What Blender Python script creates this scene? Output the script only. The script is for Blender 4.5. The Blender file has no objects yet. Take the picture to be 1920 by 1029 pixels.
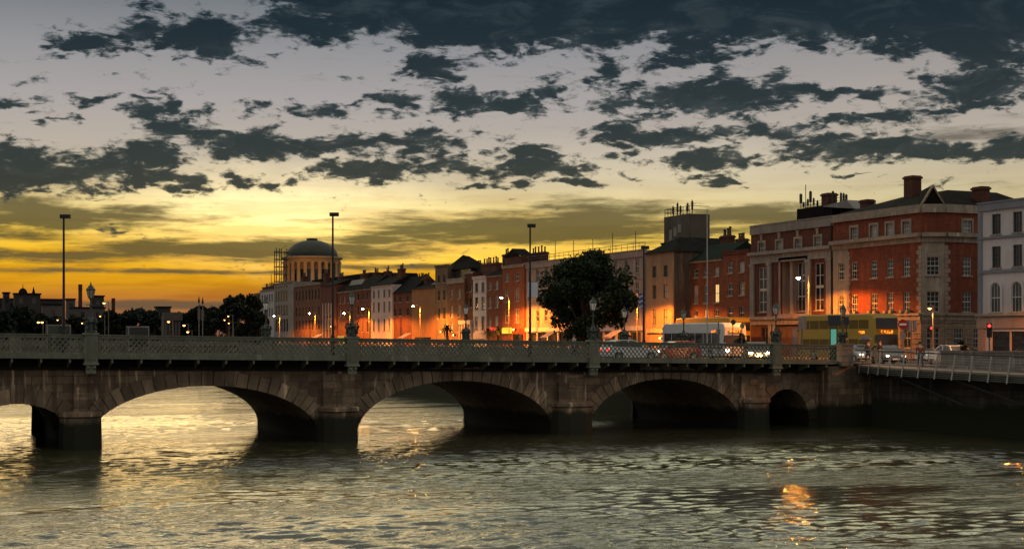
import bpy, math, random
import numpy as np
from mathutils import Vector, Matrix
R = math.radians
random.seed(7)
SC = bpy.context.scene
COL = SC.collection

# ---------------------------------------------------------------- camera
TH = R(24.1)                       # heading, clockwise from +Y (upstream)
EYE = 6.2
F = 2700.0
cam_d = bpy.data.cameras.new('camera')
cam = bpy.data.objects.new('camera', cam_d)
COL.objects.link(cam)
cam.location = (0, 0, EYE)
cam.rotation_euler = (R(90), 0, -TH)
cam_d.sensor_width = 36
cam_d.lens = F / 1920 * 36
cam_d.shift_y = 0.0638
cam_d.clip_start = 0.5
cam_d.clip_end = 20000
SC.camera = cam
SC.view_settings.view_transform = 'Standard'
SC.view_settings.look = 'None'
SC.view_settings.exposure = 0.0
SC.view_settings.gamma = 1.0

def phi(px): return TH + math.atan((px - 960) / F)
def on_x(px, X): return X / math.tan(phi(px))        # Y where the bearing meets the plane X
def on_y(px, Y): return Y * math.tan(phi(px))        # X where the bearing meets the plane Y
def depth(X, Y): return X * math.sin(TH) + Y * math.cos(TH)
def zat(py, X, Y): return EYE + (637 - py) * depth(X, Y) / F

# ---------------------------------------------------------------- world: dusk sky
world = bpy.data.worlds.new('World')
SC.world = world
world.use_nodes = True
NT = world.node_tree
NT.nodes.clear()

class G:
    """tiny helper for wiring node trees"""
    def __init__(s, nt): s.nt = nt
    def n(s, t, ins=None, **kw):
        nd = s.nt.nodes.new(t)
        for k, v in kw.items(): setattr(nd, k, v)
        for k, v in (ins or {}).items():
            if isinstance(v, bpy.types.NodeSocket): s.nt.links.new(v, nd.inputs[k])
            else: nd.inputs[k].default_value = v
        return nd
    def m(s, op, a, b=0.0, c=0.0, clamp=False):
        nd = s.n('ShaderNodeMath', {0: a, 1: b, 2: c}, operation=op)
        nd.use_clamp = clamp
        return nd.outputs[0]
    def v(s, op, a, b=None, c=None):
        ins = {0: a}
        if b is not None: ins[1] = b
        if c is not None: ins[2] = c
        return s.n('ShaderNodeVectorMath', ins, operation=op).outputs[0]
    def noise(s, vec, scale, detail=4, rough=.5, dist=0.0):
        return s.n('ShaderNodeTexNoise', {'Vector': vec, 'Scale': scale, 'Detail': detail, 'Roughness': rough, 'Distortion': dist}).outputs[0]
    def mix(s, f, a, b, bt='MIX'):
        nd = s.nt.nodes.new('ShaderNodeMix'); nd.data_type = 'RGBA'; nd.blend_type = bt
        for i, v in ((0, f), (6, a), (7, b)):
            if isinstance(v, bpy.types.NodeSocket): s.nt.links.new(v, nd.inputs[i])
            elif i == 0: nd.inputs[i].default_value = v
            else: nd.inputs[i].default_value = (*v, 1)
        return nd.outputs[2]
    def ramp(s, f, stops, interp='LINEAR'):
        nd = s.n('ShaderNodeValToRGB', {0: f})
        cr = nd.color_ramp; cr.interpolation = interp
        while len(cr.elements) < len(stops): cr.elements.new(0.5)
        for e, (p, c) in zip(cr.elements, stops):
            e.position = p; e.color = (*c, 1) if len(c) == 3 else c
        return nd.outputs[0]
    def rng(s, v, a, b, c=0.0, d=1.0, smooth=True):
        nd = s.n('ShaderNodeMapRange', {0: v, 1: a, 2: b, 3: c, 4: d})
        nd.interpolation_type = 'SMOOTHSTEP' if smooth else 'LINEAR'
        return nd.outputs[0]

def lin(r, g, b):
    return tuple(((c / 255 + .055) / 1.055) ** 2.4 if c > 10 else c / 255 / 12.92 for c in (r, g, b))

def sky():
    g = G(NT)
    dirv = g.n('ShaderNodeTexCoord').outputs['Generated']
    sep = g.n('ShaderNodeSeparateXYZ', {0: dirv})
    az = g.m('SUBTRACT', g.m('MULTIPLY', g.m('ARCTAN2', sep.outputs[0], sep.outputs[1]), 57.2958), 24.1)
    el = g.m('MULTIPLY', g.m('ARCSINE', sep.outputs[2]), 57.2958)
    P = g.n('ShaderNodeCombineXYZ', {0: az, 1: el, 2: 0.0}).outputs[0]      # bearing and elevation in degrees
    P0 = P
    wn = g.n('ShaderNodeTexNoise', {'Vector': g.v('MULTIPLY', P, (.5, .9, 0)), 'Scale': 1.0, 'Detail': 3.0, 'Roughness': .6}).outputs[1]
    P = g.v('MULTIPLY_ADD', g.v('SUBTRACT', wn, (.5, .5, .5)), (3.2, 1.5, 0), P0)
    psep = g.n('ShaderNodeSeparateXYZ', {0: P})
    waz, wel = psep.outputs[0], psep.outputs[1]
    # clear sky: sunset gradient near the west horizon
    e = g.m('DIVIDE', el, 25.0)
    stops = [(0.0, (120, 92, 78)), (.8, (150, 105, 75)), (1.6, (192, 122, 48)), (2.3, (224, 158, 26)), (3.3, (250, 192, 36)),
             (4.3, (252, 210, 86)), (5.2, (228, 204, 134)), (6.2, (196, 180, 148)), (7.4, (188, 177, 162)),
             (9.3, (170, 164, 162)), (11.4, (146, 146, 149)), (13.5, (110, 118, 124)), (14.5, (190, 186, 160)), (16.5, (306, 300, 236)), (25, (292, 288, 240))]
    west = g.ramp(e, [(d / 25, lin(*c)) for d, c in stops])
    stops2 = [(0.0, (110, 90, 80)), (2, (160, 128, 64)), (4.2, (206, 184, 112)), (5.5, (206, 191, 148)), (7.4, (186, 175, 158)),
              (9.3, (172, 163, 156)), (11.4, (150, 147, 147)), (13.5, (110, 118, 124)), (14.5, (190, 186, 160)), (16.5, (306, 300, 236)), (25, (292, 288, 240))]
    side = g.ramp(e, [(d / 25, lin(*c)) for d, c in stops2])
    off = g.m('ABSOLUTE', g.m('ADD', az, 9.0))
    clear = g.mix(g.rng(off, 10, 27), west, side)
    # pale core of the afterglow
    def blob(cx, cy, rx, ry, chain=None, raw=False):
        # chaining through z keeps the evaluation sequential (the shader stack is small)
        src = P if chain is None else g.n('ShaderNodeCombineXYZ', {0: az if raw else waz, 1: el if raw else wel, 2: chain}).outputs[0]
        s_ = g.v('MULTIPLY_ADD', src, (1 / rx, 1 / ry, 0), (-cx / rx, -cy / ry, 0))
        return g.n('ShaderNodeTexGradient', {0: s_}, gradient_type='SPHERICAL').outputs[1]
    A = lambda x: math.degrees(math.atan((x - 960) / F))
    E = lambda y: (637 - y) / 47.1
    glow = blob(A(520), E(405), 9.5, 2.6)
    clear = g.mix(g.m('MULTIPLY', g.m('POWER', glow, 1.2), 1.1), clear, (.72, .60, .32), 'ADD')
    glow2 = blob(A(1250), E(345), 12, 2.0)
    clear = g.mix(g.m('MULTIPLY', glow2, .8), clear, (.22, .20, .13), 'ADD')
    glow3 = blob(A(960), E(470), 11, 1.0)
    clear = g.mix(g.m('MULTIPLY', glow3, .9), clear, (.42, .33, .10), 'ADD')
    # streaky structure in the low glow
    st = g.noise(g.v('MULTIPLY', P0, (.16, 1.9, 0)), 1.0, 6, .55, .3)
    clear = g.mix(g.m('MULTIPLY', g.rng(st, .42, .62), g.rng(el, 7, 4.5)), clear, g.mix(1.0, clear, (.80, .74, .72), 'MULTIPLY'))
    # soft grey-olive stratus bands
    soft = [(90, 418, 330, 34, .9), (480, 470, 420, 24, 1.0), (1010, 430, 440, 34, 1.0), (1130, 398, 190, 30, .8), (1420, 408, 200, 22, .9),
            (90, 487, 300, 17, .8), (300, 513, 420, 7, .6), (330, 574, 300, 11, .8), (700, 455, 200, 20, .7), (60, 452, 120, 20, .5),
            (780, 500, 260, 9, .8), (1800, 275, 240, 34, .45), (1350, 432, 200, 12, .6), (1700, 360, 250, 10, .2)]
    acc = None
    for cx, cy, rx, ry, w in soft:
        b = g.m('MULTIPLY', blob(A(cx), E(cy), rx * 1.25 / 47.1, ry * 1.35 / 47.1, acc, True), w)
        acc = b if acc is None else g.m('MAXIMUM', acc, b)
    sn = g.noise(g.v('MULTIPLY', P0, (.30, 2.4, 0)), 1.0, 8, .66, .2)
    sd = g.rng(g.m('ADD', acc, g.m('MULTIPLY', g.m('SUBTRACT', sn, .5), 1.5)), .12, .62)
    scol = g.ramp(g.m('DIVIDE', el, 10.0), [(0, lin(112, 84, 66)), (.2, lin(106, 88, 62)), (.38, lin(96, 86, 48)), (.55, lin(108, 98, 64)), (.8, lin(112, 106, 98))])
    c1 = g.mix(g.m('MULTIPLY', sd, .93), clear, scol)
    # dark broken cumulus
    hard = [(1500, 8, 800, 92, 1.7), (1050, 12, 460, 92, 1.6), (1880, 40, 320, 95, 1.6), (740, 14, 320, 66, 1.3), (540, 62, 130, 44, 1),
            (400, 92, 110, 50, 1.05), (265, 80, 62, 52, 1), (160, 112, 90, 28, .9), (85, 125, 50, 22, .7), (620, 80, 80, 34, .9), (780, 80, 120, 30, .8),
            (1090, 92, 70, 36, 1), (1330, 70, 260, 40, .9), (1850, 125, 110, 60, 1.0), (40, 6, 70, 20, .8), (280, 4, 60, 12, .7), (640, 5, 200, 25, .8),
            (822, 143, 88, 34, 1.0), (735, 200, 66, 27, 1), (870, 193, 92, 30, 1), (1012, 190, 60, 32, 1), (930, 207, 150, 14, 1),
            (1130, 145, 38, 36, .95), (1262, 125, 82, 24, .85), (1240, 110, 40, 24, .6),
            (1320, 195, 245, 40, 1.1), (1360, 150, 40, 42, 1), (1450, 168, 42, 32, 1), (1160, 200, 80, 28, 1), (1560, 190, 190, 16, 1.05), (1240, 185, 90, 30, .9),
            (1830, 185, 150, 44, 1.1), (1660, 235, 120, 22, .7), (1740, 165, 60, 14, .7),
            (1165, 248, 95, 36, 1), (1290, 262, 190, 26, 1), (1470, 258, 130, 22, .95), (1560, 240, 80, 12, .8), (1410, 235, 40, 16, .7),
            (1650, 292, 260, 34, 1.05), (1860, 300, 140, 26, .95), (1350, 308, 130, 22, .95), (1750, 225, 120, 12, .7),
            (1050, 322, 150, 24, 1), (1150, 300, 90, 14, .8), (975, 290, 100, 22, .85), (900, 262, 90, 14, .7),
            (28, 222, 58, 17, .9), (122, 241, 68, 13, .85), (76, 257, 38, 10, .8), (172, 209, 62, 14, .7), (50, 182, 50, 12, .5), (20, 150, 40, 12, .5),
            (272, 225, 64, 28, .95), (326, 212, 34, 28, .9), (462, 213, 62, 24, .9), (608, 210, 74, 20, .85), (400, 225, 60, 12, .6),
            (330, 265, 90, 46, .9), (465, 280, 170, 36, 1.1), (640, 280, 190, 32, 1.0), (790, 272, 160, 28, .9), (280, 305, 120, 26, 1), (530, 240, 60, 20, .5),
            (50, 335, 150, 44, 1.1), (190, 335, 130, 42, 1.05), (310, 345, 90, 26, .9),
            (690, 328, 180, 24, 1), (850, 315, 130, 26, .95), (960, 312, 80, 16, .8), (420, 330, 110, 14, .5), (560, 300, 90, 16, .5),
            (345, 352, 64, 24, .85), (450, 345, 54, 19, .8), (512, 348, 44, 14, .75), (960, 350, 70, 7, .7), (880, 350, 60, 9, .6),
            (1092, 347, 60, 12, .95), (1300, 338, 66, 8, .8), (1362, 345, 60, 9, .85), (1600, 342, 80, 6, .6), (1412, 357, 26, 5, .6),
            (190, 378, 22, 6, .6), (200, 431, 18, 9, .7), (960, 378, 30, 5, .6)]
    acc = None
    for cx, cy, rx, ry, w in hard:
        b = g.m('MULTIPLY', blob(A(cx), E(cy), rx * 1.35 / 47.1, ry * 1.45 / 47.1, acc), w * (1 if cy < 100 else .93))
        acc = b if acc is None else g.m('SMOOTH_MAX', acc, b, .08)
    # above the frame: more broken cloud overhead
    hi = g.m('MULTIPLY', g.rng(el, 13, 14), g.rng(el, 16.5, 14.5))
    up = g.m('MULTIPLY', g.rng(el, 17, 26), .16)
    acc = g.m('MAXIMUM', acc, g.m('MAXIMUM', g.m('MULTIPLY', hi, .42), up))
    # rest of the horizon
    away = g.m('MULTIPLY', g.rng(off, 32, 45), g.rng(el, 4, 9, 0, .33))
    acc = g.m('MAXIMUM', acc, away)
    asp = g.v('MULTIPLY', P0, (.44, 1.12, 0))
    n1 = g.noise(asp, 1.0, 8, .62, .6)
    n2 = g.noise(g.v('ADD', asp, (31.7, 4.2, 0)), 3.6, 6, .62, .5)
    fb = g.m('ADD', g.m('MULTIPLY', g.m('SUBTRACT', n1, .5), 1.75), g.m('MULTIPLY', g.m('SUBTRACT', n2, .5), 1.2))
    f = g.m('ADD', acc, fb)
    a = g.rng(f, .28, .58)
    thick = g.rng(f, .34, .68)
    edge = g.ramp(g.m('DIVIDE', el, 14.0), [(0, lin(120, 100, 62)), (.35, lin(108, 102, 80)), (.6, lin(92, 97, 96)), (1, lin(68, 82, 90))])
    core = g.ramp(g.m('DIVIDE', el, 14.0), [(0, lin(72, 66, 46)), (.4, lin(48, 56, 52)), (.62, lin(37, 51, 54)), (.85, lin(25, 41, 49)), (1, lin(19, 34, 44))])
    core = g.mix(g.m('MULTIPLY', g.rng(n1, .56, .30), .30), core, edge)
    core = g.mix(g.rng(el, 14, 24), core, lin(84, 92, 92))
    ccol = g.mix(thick, edge, core)
    # top veil: brighter patches where the high cloud thins
    col = g.mix(g.m('MULTIPLY', a, .97), c1, ccol)
    # physical sky takes over overhead and away from the sunset
    nish = g.n('ShaderNodeTexSky', {}, sky_type='NISHITA')
    nish.sun_disc = False
    nish.sun_elevation = R(2.0)
    nish.sun_rotation = R(SUN_AZ)
    nish.air_density = 1.0; nish.dust_density = 2.0
    over = g.mix(1.0, nish.outputs[0], (SKYK, SKYK, SKYK), 'MULTIPLY')
    over = g.mix(1.0, over, lin(205, 203, 186), 'ADD')
    bgA = g.n('ShaderNodeBackground', {0: col, 1: SKY_STRENGTH})
    # the rest of the dome, away from the sunset and overhead (cheap branch)
    band = g.ramp(g.m('DIVIDE', el, 30.0), [(0, lin(140, 126, 112)), (.2, lin(186, 176, 166)), (.5, lin(184, 184, 180)), (1, lin(180, 184, 184))])
    nB = g.rng(g.noise(g.v('MULTIPLY', P0, (.55, 1.0, 0)), .35, 3, .6, .3), .45, .6)
    low = g.mix(g.m('MULTIPLY', nB, .6), band, lin(112, 118, 122))
    colB = g.mix(g.rng(el, 22, 60), low, over)
    bgB = g.n('ShaderNodeBackground', {0: colB, 1: SKY_STRENGTH})
    sel = g.m('MULTIPLY', g.rng(el, 23, 25, 1, 0), g.rng(g.m('ABSOLUTE', az), 50, 60, 1, 0))
    sel = g.m('MULTIPLY', sel, g.m('GREATER_THAN', el, -3.0))
    mx = g.n('ShaderNodeMixShader', {0: sel, 1: bgB.outputs[0], 2: bgA.outputs[0]})
    g.n('ShaderNodeOutputWorld', {0: mx.outputs[0]})
SUN_AZ = 12.0          # bearing of the sun, clockwise from +Y
SKYK = 0.10
SKY_STRENGTH = 1.0
sky()
world.cycles.sampling_method = 'MANUAL'
world.cycles.sample_map_resolution = 256
sun_d = bpy.data.lights.new('sun', 'SUN')
sun_d.energy = 0.26; sun_d.angle = R(24); sun_d.color = (1.0, .67, .28)
sun = bpy.data.objects.new('sun', sun_d); COL.objects.link(sun)
sdir = Vector((math.sin(R(SUN_AZ)) * math.cos(R(6)), math.cos(R(SUN_AZ)) * math.cos(R(6)), math.sin(R(6))))
sun.rotation_euler = sdir.to_track_quat('Z', 'Y').to_euler()

# ---------------------------------------------------------------- helpers
def mat(name, col, rough=.8, var=.25, scale=1.5, col2=None, metal=0.0, bump=0.0, bscale=8.0, spec=.3, tone=False, streak=0.0, tide=None, brick=None, emit=None, estr=0.0):
    m = bpy.data.materials.new(name); m.use_nodes = True
    nt = m.node_tree; nt.nodes.clear(); g = G(nt)
    tc = g.n('ShaderNodeTexCoord').outputs['Object']
    if emit is not None:
        e = g.n('ShaderNodeEmission', {0: (*emit, 1), 1: estr})
        g.n('ShaderNodeOutputMaterial', {0: e.outputs[0]}); return m
    col2 = col2 or tuple(c * .55 for c in col)
    n1 = g.noise(tc, scale, 5, .6)
    c = g.mix(g.rng(n1, .5 - .25, .5 + .25, 0, 1), col2, col)
    c = g.mix(1 - var * 2 if var < .5 else 0, c, col)
    if brick:
        bw, bh, k = brick
        sp = g.n('ShaderNodeSeparateXYZ', {0: tc})
        u = g.m('ADD', sp.outputs[0], sp.outputs[1])
        vv = g.n('ShaderNodeCombineXYZ', {0: u, 1: sp.outputs[2], 2: 0.0}).outputs[0]
        bt = g.n('ShaderNodeTexBrick', {'Vector': vv, 'Color1': (1, 1, 1, 1), 'Color2': (1 - k, 1 - k, 1 - k, 1), 'Mortar': (.5, .5, .5, 1), 'Scale': 1.0,
                                        'Mortar Size': bh * .06, 'Brick Width': bw, 'Row Height': bh, 'Bias': 0.0})
        c = g.mix(1.0, c, bt.outputs[0], 'MULTIPLY')
    if streak:
        sv = g.v('MULTIPLY', tc, (1.6, 1.6, .12))
        c = g.mix(g.m('MULTIPLY', g.rng(g.noise(sv, 1.3, 4, .6), .48, .70), streak), c, tuple(x * .25 for x in col))
        sv2 = g.v('MULTIPLY', g.v('ADD', tc, (17, 3, 0)), (2.2, 2.2, .22))
        c = g.mix(g.m('MULTIPLY', g.rng(g.noise(sv2, 1.1, 4, .6), .57, .72), streak * .7), c, tuple(min(1, x * 3.2) for x in col))
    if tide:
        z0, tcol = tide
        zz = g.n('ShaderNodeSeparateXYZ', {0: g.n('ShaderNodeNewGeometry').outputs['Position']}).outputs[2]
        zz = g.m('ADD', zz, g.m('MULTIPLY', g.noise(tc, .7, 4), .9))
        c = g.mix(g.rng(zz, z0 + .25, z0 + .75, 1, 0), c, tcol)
    m['tone'] = 1 if tone else 0
    if tone:
        at = g.n('ShaderNodeAttribute', attribute_name='tone')
        c = g.mix(1.0, c, at.outputs[0], 'MULTIPLY')
    ins = {'Base Color': c, 'Roughness': rough, 'Metallic': metal, 'Specular IOR Level': spec}
    if bump:
        bn = g.n('ShaderNodeBump', {'Strength': bump, 'Distance': .05, 'Height': g.noise(tc, bscale, 4, .6)})
        ins['Normal'] = bn.outputs[0]
    b = g.n('ShaderNodeBsdfPrincipled', ins)
    g.n('ShaderNodeOutputMaterial', {0: b.outputs[0]})
    return m

class MB:
    def __init__(s): s.v = []; s.f = []; s.t = []; s.tone = 1.0
    def quad(s, *p):
        i = len(s.v); s.v += [tuple(q) for q in p]; s.f.append(tuple(range(i, i + len(p)))); s.t.append(s.tone)
        return s
    def hexa(s, c):      # 8 corners: bottom ring ccw, top ring ccw
        i = len(s.v); s.v += [tuple(q) for q in c]
        for f in ((3, 2, 1, 0), (4, 5, 6, 7), (0, 1, 5, 4), (1, 2, 6, 5), (2, 3, 7, 6), (3, 0, 4, 7)):
            s.f.append(tuple(i + k for k in f)); s.t.append(s.tone)
        return s
    def box(s, x0, x1, y0, y1, z0, z1):
        return s.hexa([(x0, y0, z0), (x1, y0, z0), (x1, y1, z0), (x0, y1, z0), (x0, y0, z1), (x1, y0, z1), (x1, y1, z1), (x0, y1, z1)])
    def bar(s, p, q, w, h=None, up=(0, 0, 1)):
        h = h or w
        p = Vector(p); q = Vector(q); d = (q - p).normalized(); up = Vector(up)
        if abs(d.dot(up)) > .99: up = Vector((1, 0, 0))
        a = d.cross(up).normalized() * w / 2; b = a.cross(d).normalized() * h / 2
        return s.hexa([p - a - b, p + a - b, p + a + b, p - a + b, q - a - b, q + a - b, q + a + b, q - a + b])
    def tube(s, pts, r, n=8, caps=True):
        pts = [Vector(p) for p in pts]
        rs = r if isinstance(r, (list, tuple)) else [r] * len(pts)
        base = len(s.v); ref = Vector((0, 0, 1))
        for k, p in enumerate(pts):
            d = (pts[min(k + 1, len(pts) - 1)] - pts[max(k - 1, 0)]).normalized()
            rf = ref if abs(d.dot(ref)) < .95 else Vector((1, 0, 0))
            a = d.cross(rf).normalized(); b = d.cross(a).normalized()
            for j in range(n):
                t = 2 * math.pi * j / n
                s.v.append(tuple(p + (a * math.cos(t) + b * math.sin(t)) * rs[k]))
        for k in range(len(pts) - 1):
            for j in range(n):
                a0 = base + k * n + j; b0 = base + k * n + (j + 1) % n
                s.f.append((a0, b0, b0 + n, a0 + n)); s.t.append(s.tone)
        if caps:
            s.f.append(tuple(base + j for j in range(n))); s.t.append(s.tone)
            s.f.append(tuple(base + (len(pts) - 1) * n + n - 1 - j for j in range(n))); s.t.append(s.tone)
        return s
    def lathe(s, prof, c=(0, 0, 0), n=12, rot=0.0, a0=0.0, a1=2 * math.pi):
        base = len(s.v); full = abs(a1 - a0 - 2 * math.pi) < 1e-6
        nn = n if full else n + 1
        for r, z in prof:
            for j in range(nn):
                t = rot + a0 + (a1 - a0) * j / n
                s.v.append((c[0] + r * math.cos(t), c[1] + r * math.sin(t), c[2] + z))
        for k in range(len(prof) - 1):
            for j in range(n):
                p = base + k * nn + j; q = base + k * nn + (j + 1) % nn
                s.f.append((p, q, q + nn, p + nn)); s.t.append(s.tone)
        return s
    def prism(s, poly, axis, a, b):
        """extrude a 2-D polygon along an axis ('x','y','z')"""
        def P(u, v, w): return {'x': (w, u, v), 'y': (u, w, v), 'z': (u, v, w)}[axis]
        i = len(s.v); n = len(poly)
        s.v += [P(u, v, a) for u, v in poly] + [P(u, v, b) for u, v in poly]
        s.f.append(tuple(range(i + n - 1, i - 1, -1))); s.t.append(s.tone)
        s.f.append(tuple(range(i + n, i + 2 * n))); s.t.append(s.tone)
        for k in range(n):
            s.f.append((i + k, i + (k + 1) % n, i + n + (k + 1) % n, i + n + k)); s.t.append(s.tone)
        return s
    def mesh(s, name, m, smooth=False):
        me = bpy.data.meshes.new(name); me.from_pydata(s.v, [], s.f); me.update()
        if m is not None: me.materials.append(m)
        if smooth: me.polygons.foreach_set('use_smooth', [True] * len(me.polygons))
        if m is not None and m.get('tone'):
            at = me.attributes.new('tone', 'FLOAT_COLOR', 'FACE')
            at.data.foreach_set('color', [x for t in s.t for x in (t, t, t, 1)])
        return me
    def build(s, name, m, parent=None, smooth=False, loc=None):
        return link(name, s.mesh(name, m, smooth), parent, loc)

def link(name, data, parent=None, loc=None, rot=None):
    o = bpy.data.objects.new(name, data); COL.objects.link(o)
    if parent is not None: o.parent = parent
    if loc is not None: o.location = loc
    if rot is not None: o.rotation_euler = rot
    return o
def tag(o, label, cat, group=None):
    o['label'] = label; o['category'] = cat
    if group: o['group'] = group
    return o
def thing(name, label, cat, loc=(0, 0, 0), rz=0.0, group=None):
    return tag(link(name, None, None, loc, (0, 0, rz)), label, cat, group)
def struct(o): o['kind'] = 'structure'; return o
def kids(o): return [c for c in COL.objects if c.parent == o]
def clone(o, loc=None, rz=None, label=None, parent=None, _map=None):
    if _map is None:
        _map = {}
        for c in COL.objects:
            if c.parent: _map.setdefault(c.parent.name, []).append(c)
    c = o.copy(); COL.objects.link(c)
    if parent is not None: c.parent = parent
    if loc is not None: c.location = loc
    if rz is not None: c.rotation_euler = (0, 0, rz)
    if label: c['label'] = label
    for k in _map.get(o.name, []): clone(k, parent=c, _map=_map)
    return c

ZS = 4.45      # street level on the north quay
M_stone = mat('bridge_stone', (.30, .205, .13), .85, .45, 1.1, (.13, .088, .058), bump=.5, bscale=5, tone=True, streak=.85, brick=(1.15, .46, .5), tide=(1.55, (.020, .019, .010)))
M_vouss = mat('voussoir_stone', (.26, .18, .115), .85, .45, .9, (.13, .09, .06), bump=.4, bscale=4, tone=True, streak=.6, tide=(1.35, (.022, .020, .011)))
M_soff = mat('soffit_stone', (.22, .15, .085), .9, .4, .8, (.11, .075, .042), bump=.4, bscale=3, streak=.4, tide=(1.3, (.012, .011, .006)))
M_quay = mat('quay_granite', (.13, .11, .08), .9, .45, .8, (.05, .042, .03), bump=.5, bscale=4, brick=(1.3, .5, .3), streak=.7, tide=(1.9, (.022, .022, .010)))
M_gran = mat('granite', (.22, .19, .16), .85, .35, 2.0, bump=.3, streak=.4, brick=(1.2, .42, .2))
M_iron = mat('green_painted_iron', (.17, .168, .115), .5, .4, 1.4, (.10, .10, .068), spec=.4, tone=True, streak=.3)
M_irond = mat('dark_green_iron', (.035, .045, .034), .5, .3, 3.0, spec=.4)
M_darkm = mat('dark_metal', (.018, .018, .02), .5, .2, 3.0)
M_under = mat('rusty_girder', (.018, .015, .012), .9, .3, 2.0)
M_asph = mat('asphalt', (.05, .048, .046), .85, .3, .6, bump=.2, bscale=20)
M_pave = mat('paving', (.17, .15, .13), .85, .3, .8, brick=(.9, .6, .15))
M_white = mat('white_paint', (.75, .74, .70), .7, .15, 2.0)
M_soil = mat('ground', (.06, .06, .05), .9, .4, .05)

# ---------------------------------------------------------------- ground, river
def sheet(name, polys, z, m):
    b = MB()
    for x0, x1, y0, y1 in polys: b.quad((x0, y0, z), (x1, y0, z), (x1, y1, z), (x0, y1, z))
    return struct(b.build(name, m))
NQ, NQD, SQ = 57.0, 66.0, 0.0       # quay wall lines: north upstream, north downstream, south
BY0, BY1 = 85.3, 100.3              # stone faces of the bridge
sheet('ground', [(NQ + .8, 6000, BY1 + 1.3, 430), (NQD + .7, 6000, -600, BY0 - 1.4), (NQD, 6000, BY0 - 1.4, BY1 + 1.3), (-6000, 6000, 430, 6000), (-6000, SQ - .7, -600, 430)], ZS - .13, M_soil)
sheet('road', [(68.5, 85.2, 108, 425), (68.5, 82, -60, 86), (66, 400, 86, 102.5), (68.5, 85.2, 102.5, 108)], ZS - .126, M_asph)
b = MB()
for x0, x1, y0, y1 in ((NQ + .8, 68.5, 101.7, 425), (85.2, 87.9, 106, 425), (NQD + .7, 68.4, 20, 83.8), (82.0, 84, 60, 86)):
    b.box(x0, x1, y0, y1, ZS - .3, ZS)
struct(b.build('pavement', M_pave))

def river():
    xs = np.unique(np.concatenate([np.arange(SQ - .3, NQD + .3, .17)]))
    ys = np.concatenate([np.arange(-120, 30, 10), np.arange(34, 60, .10), np.arange(60, 90, .14), np.arange(90, 120, .3), np.arange(120, 200, 1.0), np.arange(200, 436, 6)])
    X, Y = np.meshgrid(xs, ys)
    rs = np.random.RandomState(3)
    Z = np.zeros_like(X)
    for k in range(90):
        lam = .62 * (2.1 ** rs.rand()) if k < 64 else (2 + 3 * rs.rand() if k < 82 else 6 + 6 * rs.rand())
        th = rs.normal(R(84), .50 if k < 64 else .7)
        slope = .024 if k < 64 else (.0045 if k < 82 else .006)
        kx, ky = 2 * math.pi / lam * math.cos(th), 2 * math.pi / lam * math.sin(th)
        ph = kx * X + ky * Y + rs.rand() * 6.283
        Z += slope * lam / 6.283 * (np.sin(ph) + .25 * np.cos(2 * ph))
    env = np.clip((200 - Y) / 60, 0, 1) * np.interp(Y, [60, 95], [1, .45]) * np.clip((Y - 25) / 6, 0, 1)
    big = .80 + .55 * np.sin(X * .11 + Y * .05 + 1) * np.sin(Y * .13 - X * .04)
    Z *= env * big
    v = np.stack([X, Y, Z], -1).reshape(-1, 3)
    nx, ny = len(xs), len(ys)
    i = np.arange(nx * ny).reshape(ny, nx)
    f = np.stack([i[:-1, :-1], i[:-1, 1:], i[1:, 1:], i[1:, :-1]], -1).reshape(-1, 4)
    me = bpy.data.meshes.new('river_water'); me.from_pydata(v.tolist(), [], f.tolist()); me.update()
    me.polygons.foreach_set('use_smooth', [True] * len(me.polygons))
    m = bpy.data.materials.new('river_water'); m.use_nodes = True; m.node_tree.nodes.clear(); g = G(m.node_tree)
    P = g.n('ShaderNodeTexCoord').outputs['Object']
    w = g.v('ADD', P, (0, 0, 0))
    na = g.noise(g.v('MULTIPLY', w, (.8, 1.2, 1)), 2.1, 3, .6, .5)
    nb = g.noise(g.v('MULTIPLY', w, (.8, 1.2, 1)), 5.6, 3, .6, .3)
    patch = g.rng(g.noise(g.v('MULTIPLY', w, (.05, .16, 1)), 1.0, 3, .55, .5), .35, .62, .3, 1.5)
    h = g.m('ADD', g.m('MULTIPLY', na, .15), g.m('MULTIPLY', nb, .085))
    bn = g.n('ShaderNodeBump', {'Strength': 1.0, 'Distance': 1.0, 'Height': g.m('MULTIPLY', h, g.m('MULTIPLY', patch, WAVE))})
    bs = g.n('ShaderNodeBsdfPrincipled', {'Base Color': (.040, .038, .020, 1), 'Roughness': .05, 'IOR': 1.5, 'Specular IOR Level': .5, 'Normal': bn.outputs[0]})
    g.n('ShaderNodeOutputMaterial', {0: bs.outputs[0]})
    me.materials.append(m)
    return struct(link('river_water', me))
WAVE = .27
river()

# ---------------------------------------------------------------- quay walls
def quay_wall(name, label, x0, x1, y0, y1, face, top, par):
    t = thing(name, label, 'quay wall')
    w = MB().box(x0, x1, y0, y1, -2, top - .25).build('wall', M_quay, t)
    MB().box(x0 - .12, x1 + .12, y0, y1, top - .25, top).build('coping', M_gran, t)
    if par:
        p0 = x0 + .15 if face < 0 else x1 - .55
        p = MB()
        for a, bb in par: p.box(p0, p0 + .4, a, bb, top, top + .9)
        p.build('parapet', M_gran, t)
        c = MB()
        for a, bb in par: c.box(p0 - .06, p0 + .46, a, bb, top + .9, top + 1.02)
        c.build('parapet_coping', M_gran, t)
    return t
quay_wall('quay_wall', 'long granite quay wall running upstream from the bridge below the row of town houses', NQ, NQ + .8, BY1 + .05, 430, -1, ZS + .02, [(BY1 + 2, 429)])
quay_wall('quay_wall', 'dark weedy quay wall on the near side of the bridge, behind the boardwalk struts', NQD, NQD + .7, -40, BY0 - .02, -1, ZS + .02, [(-39, 77.0)])
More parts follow.
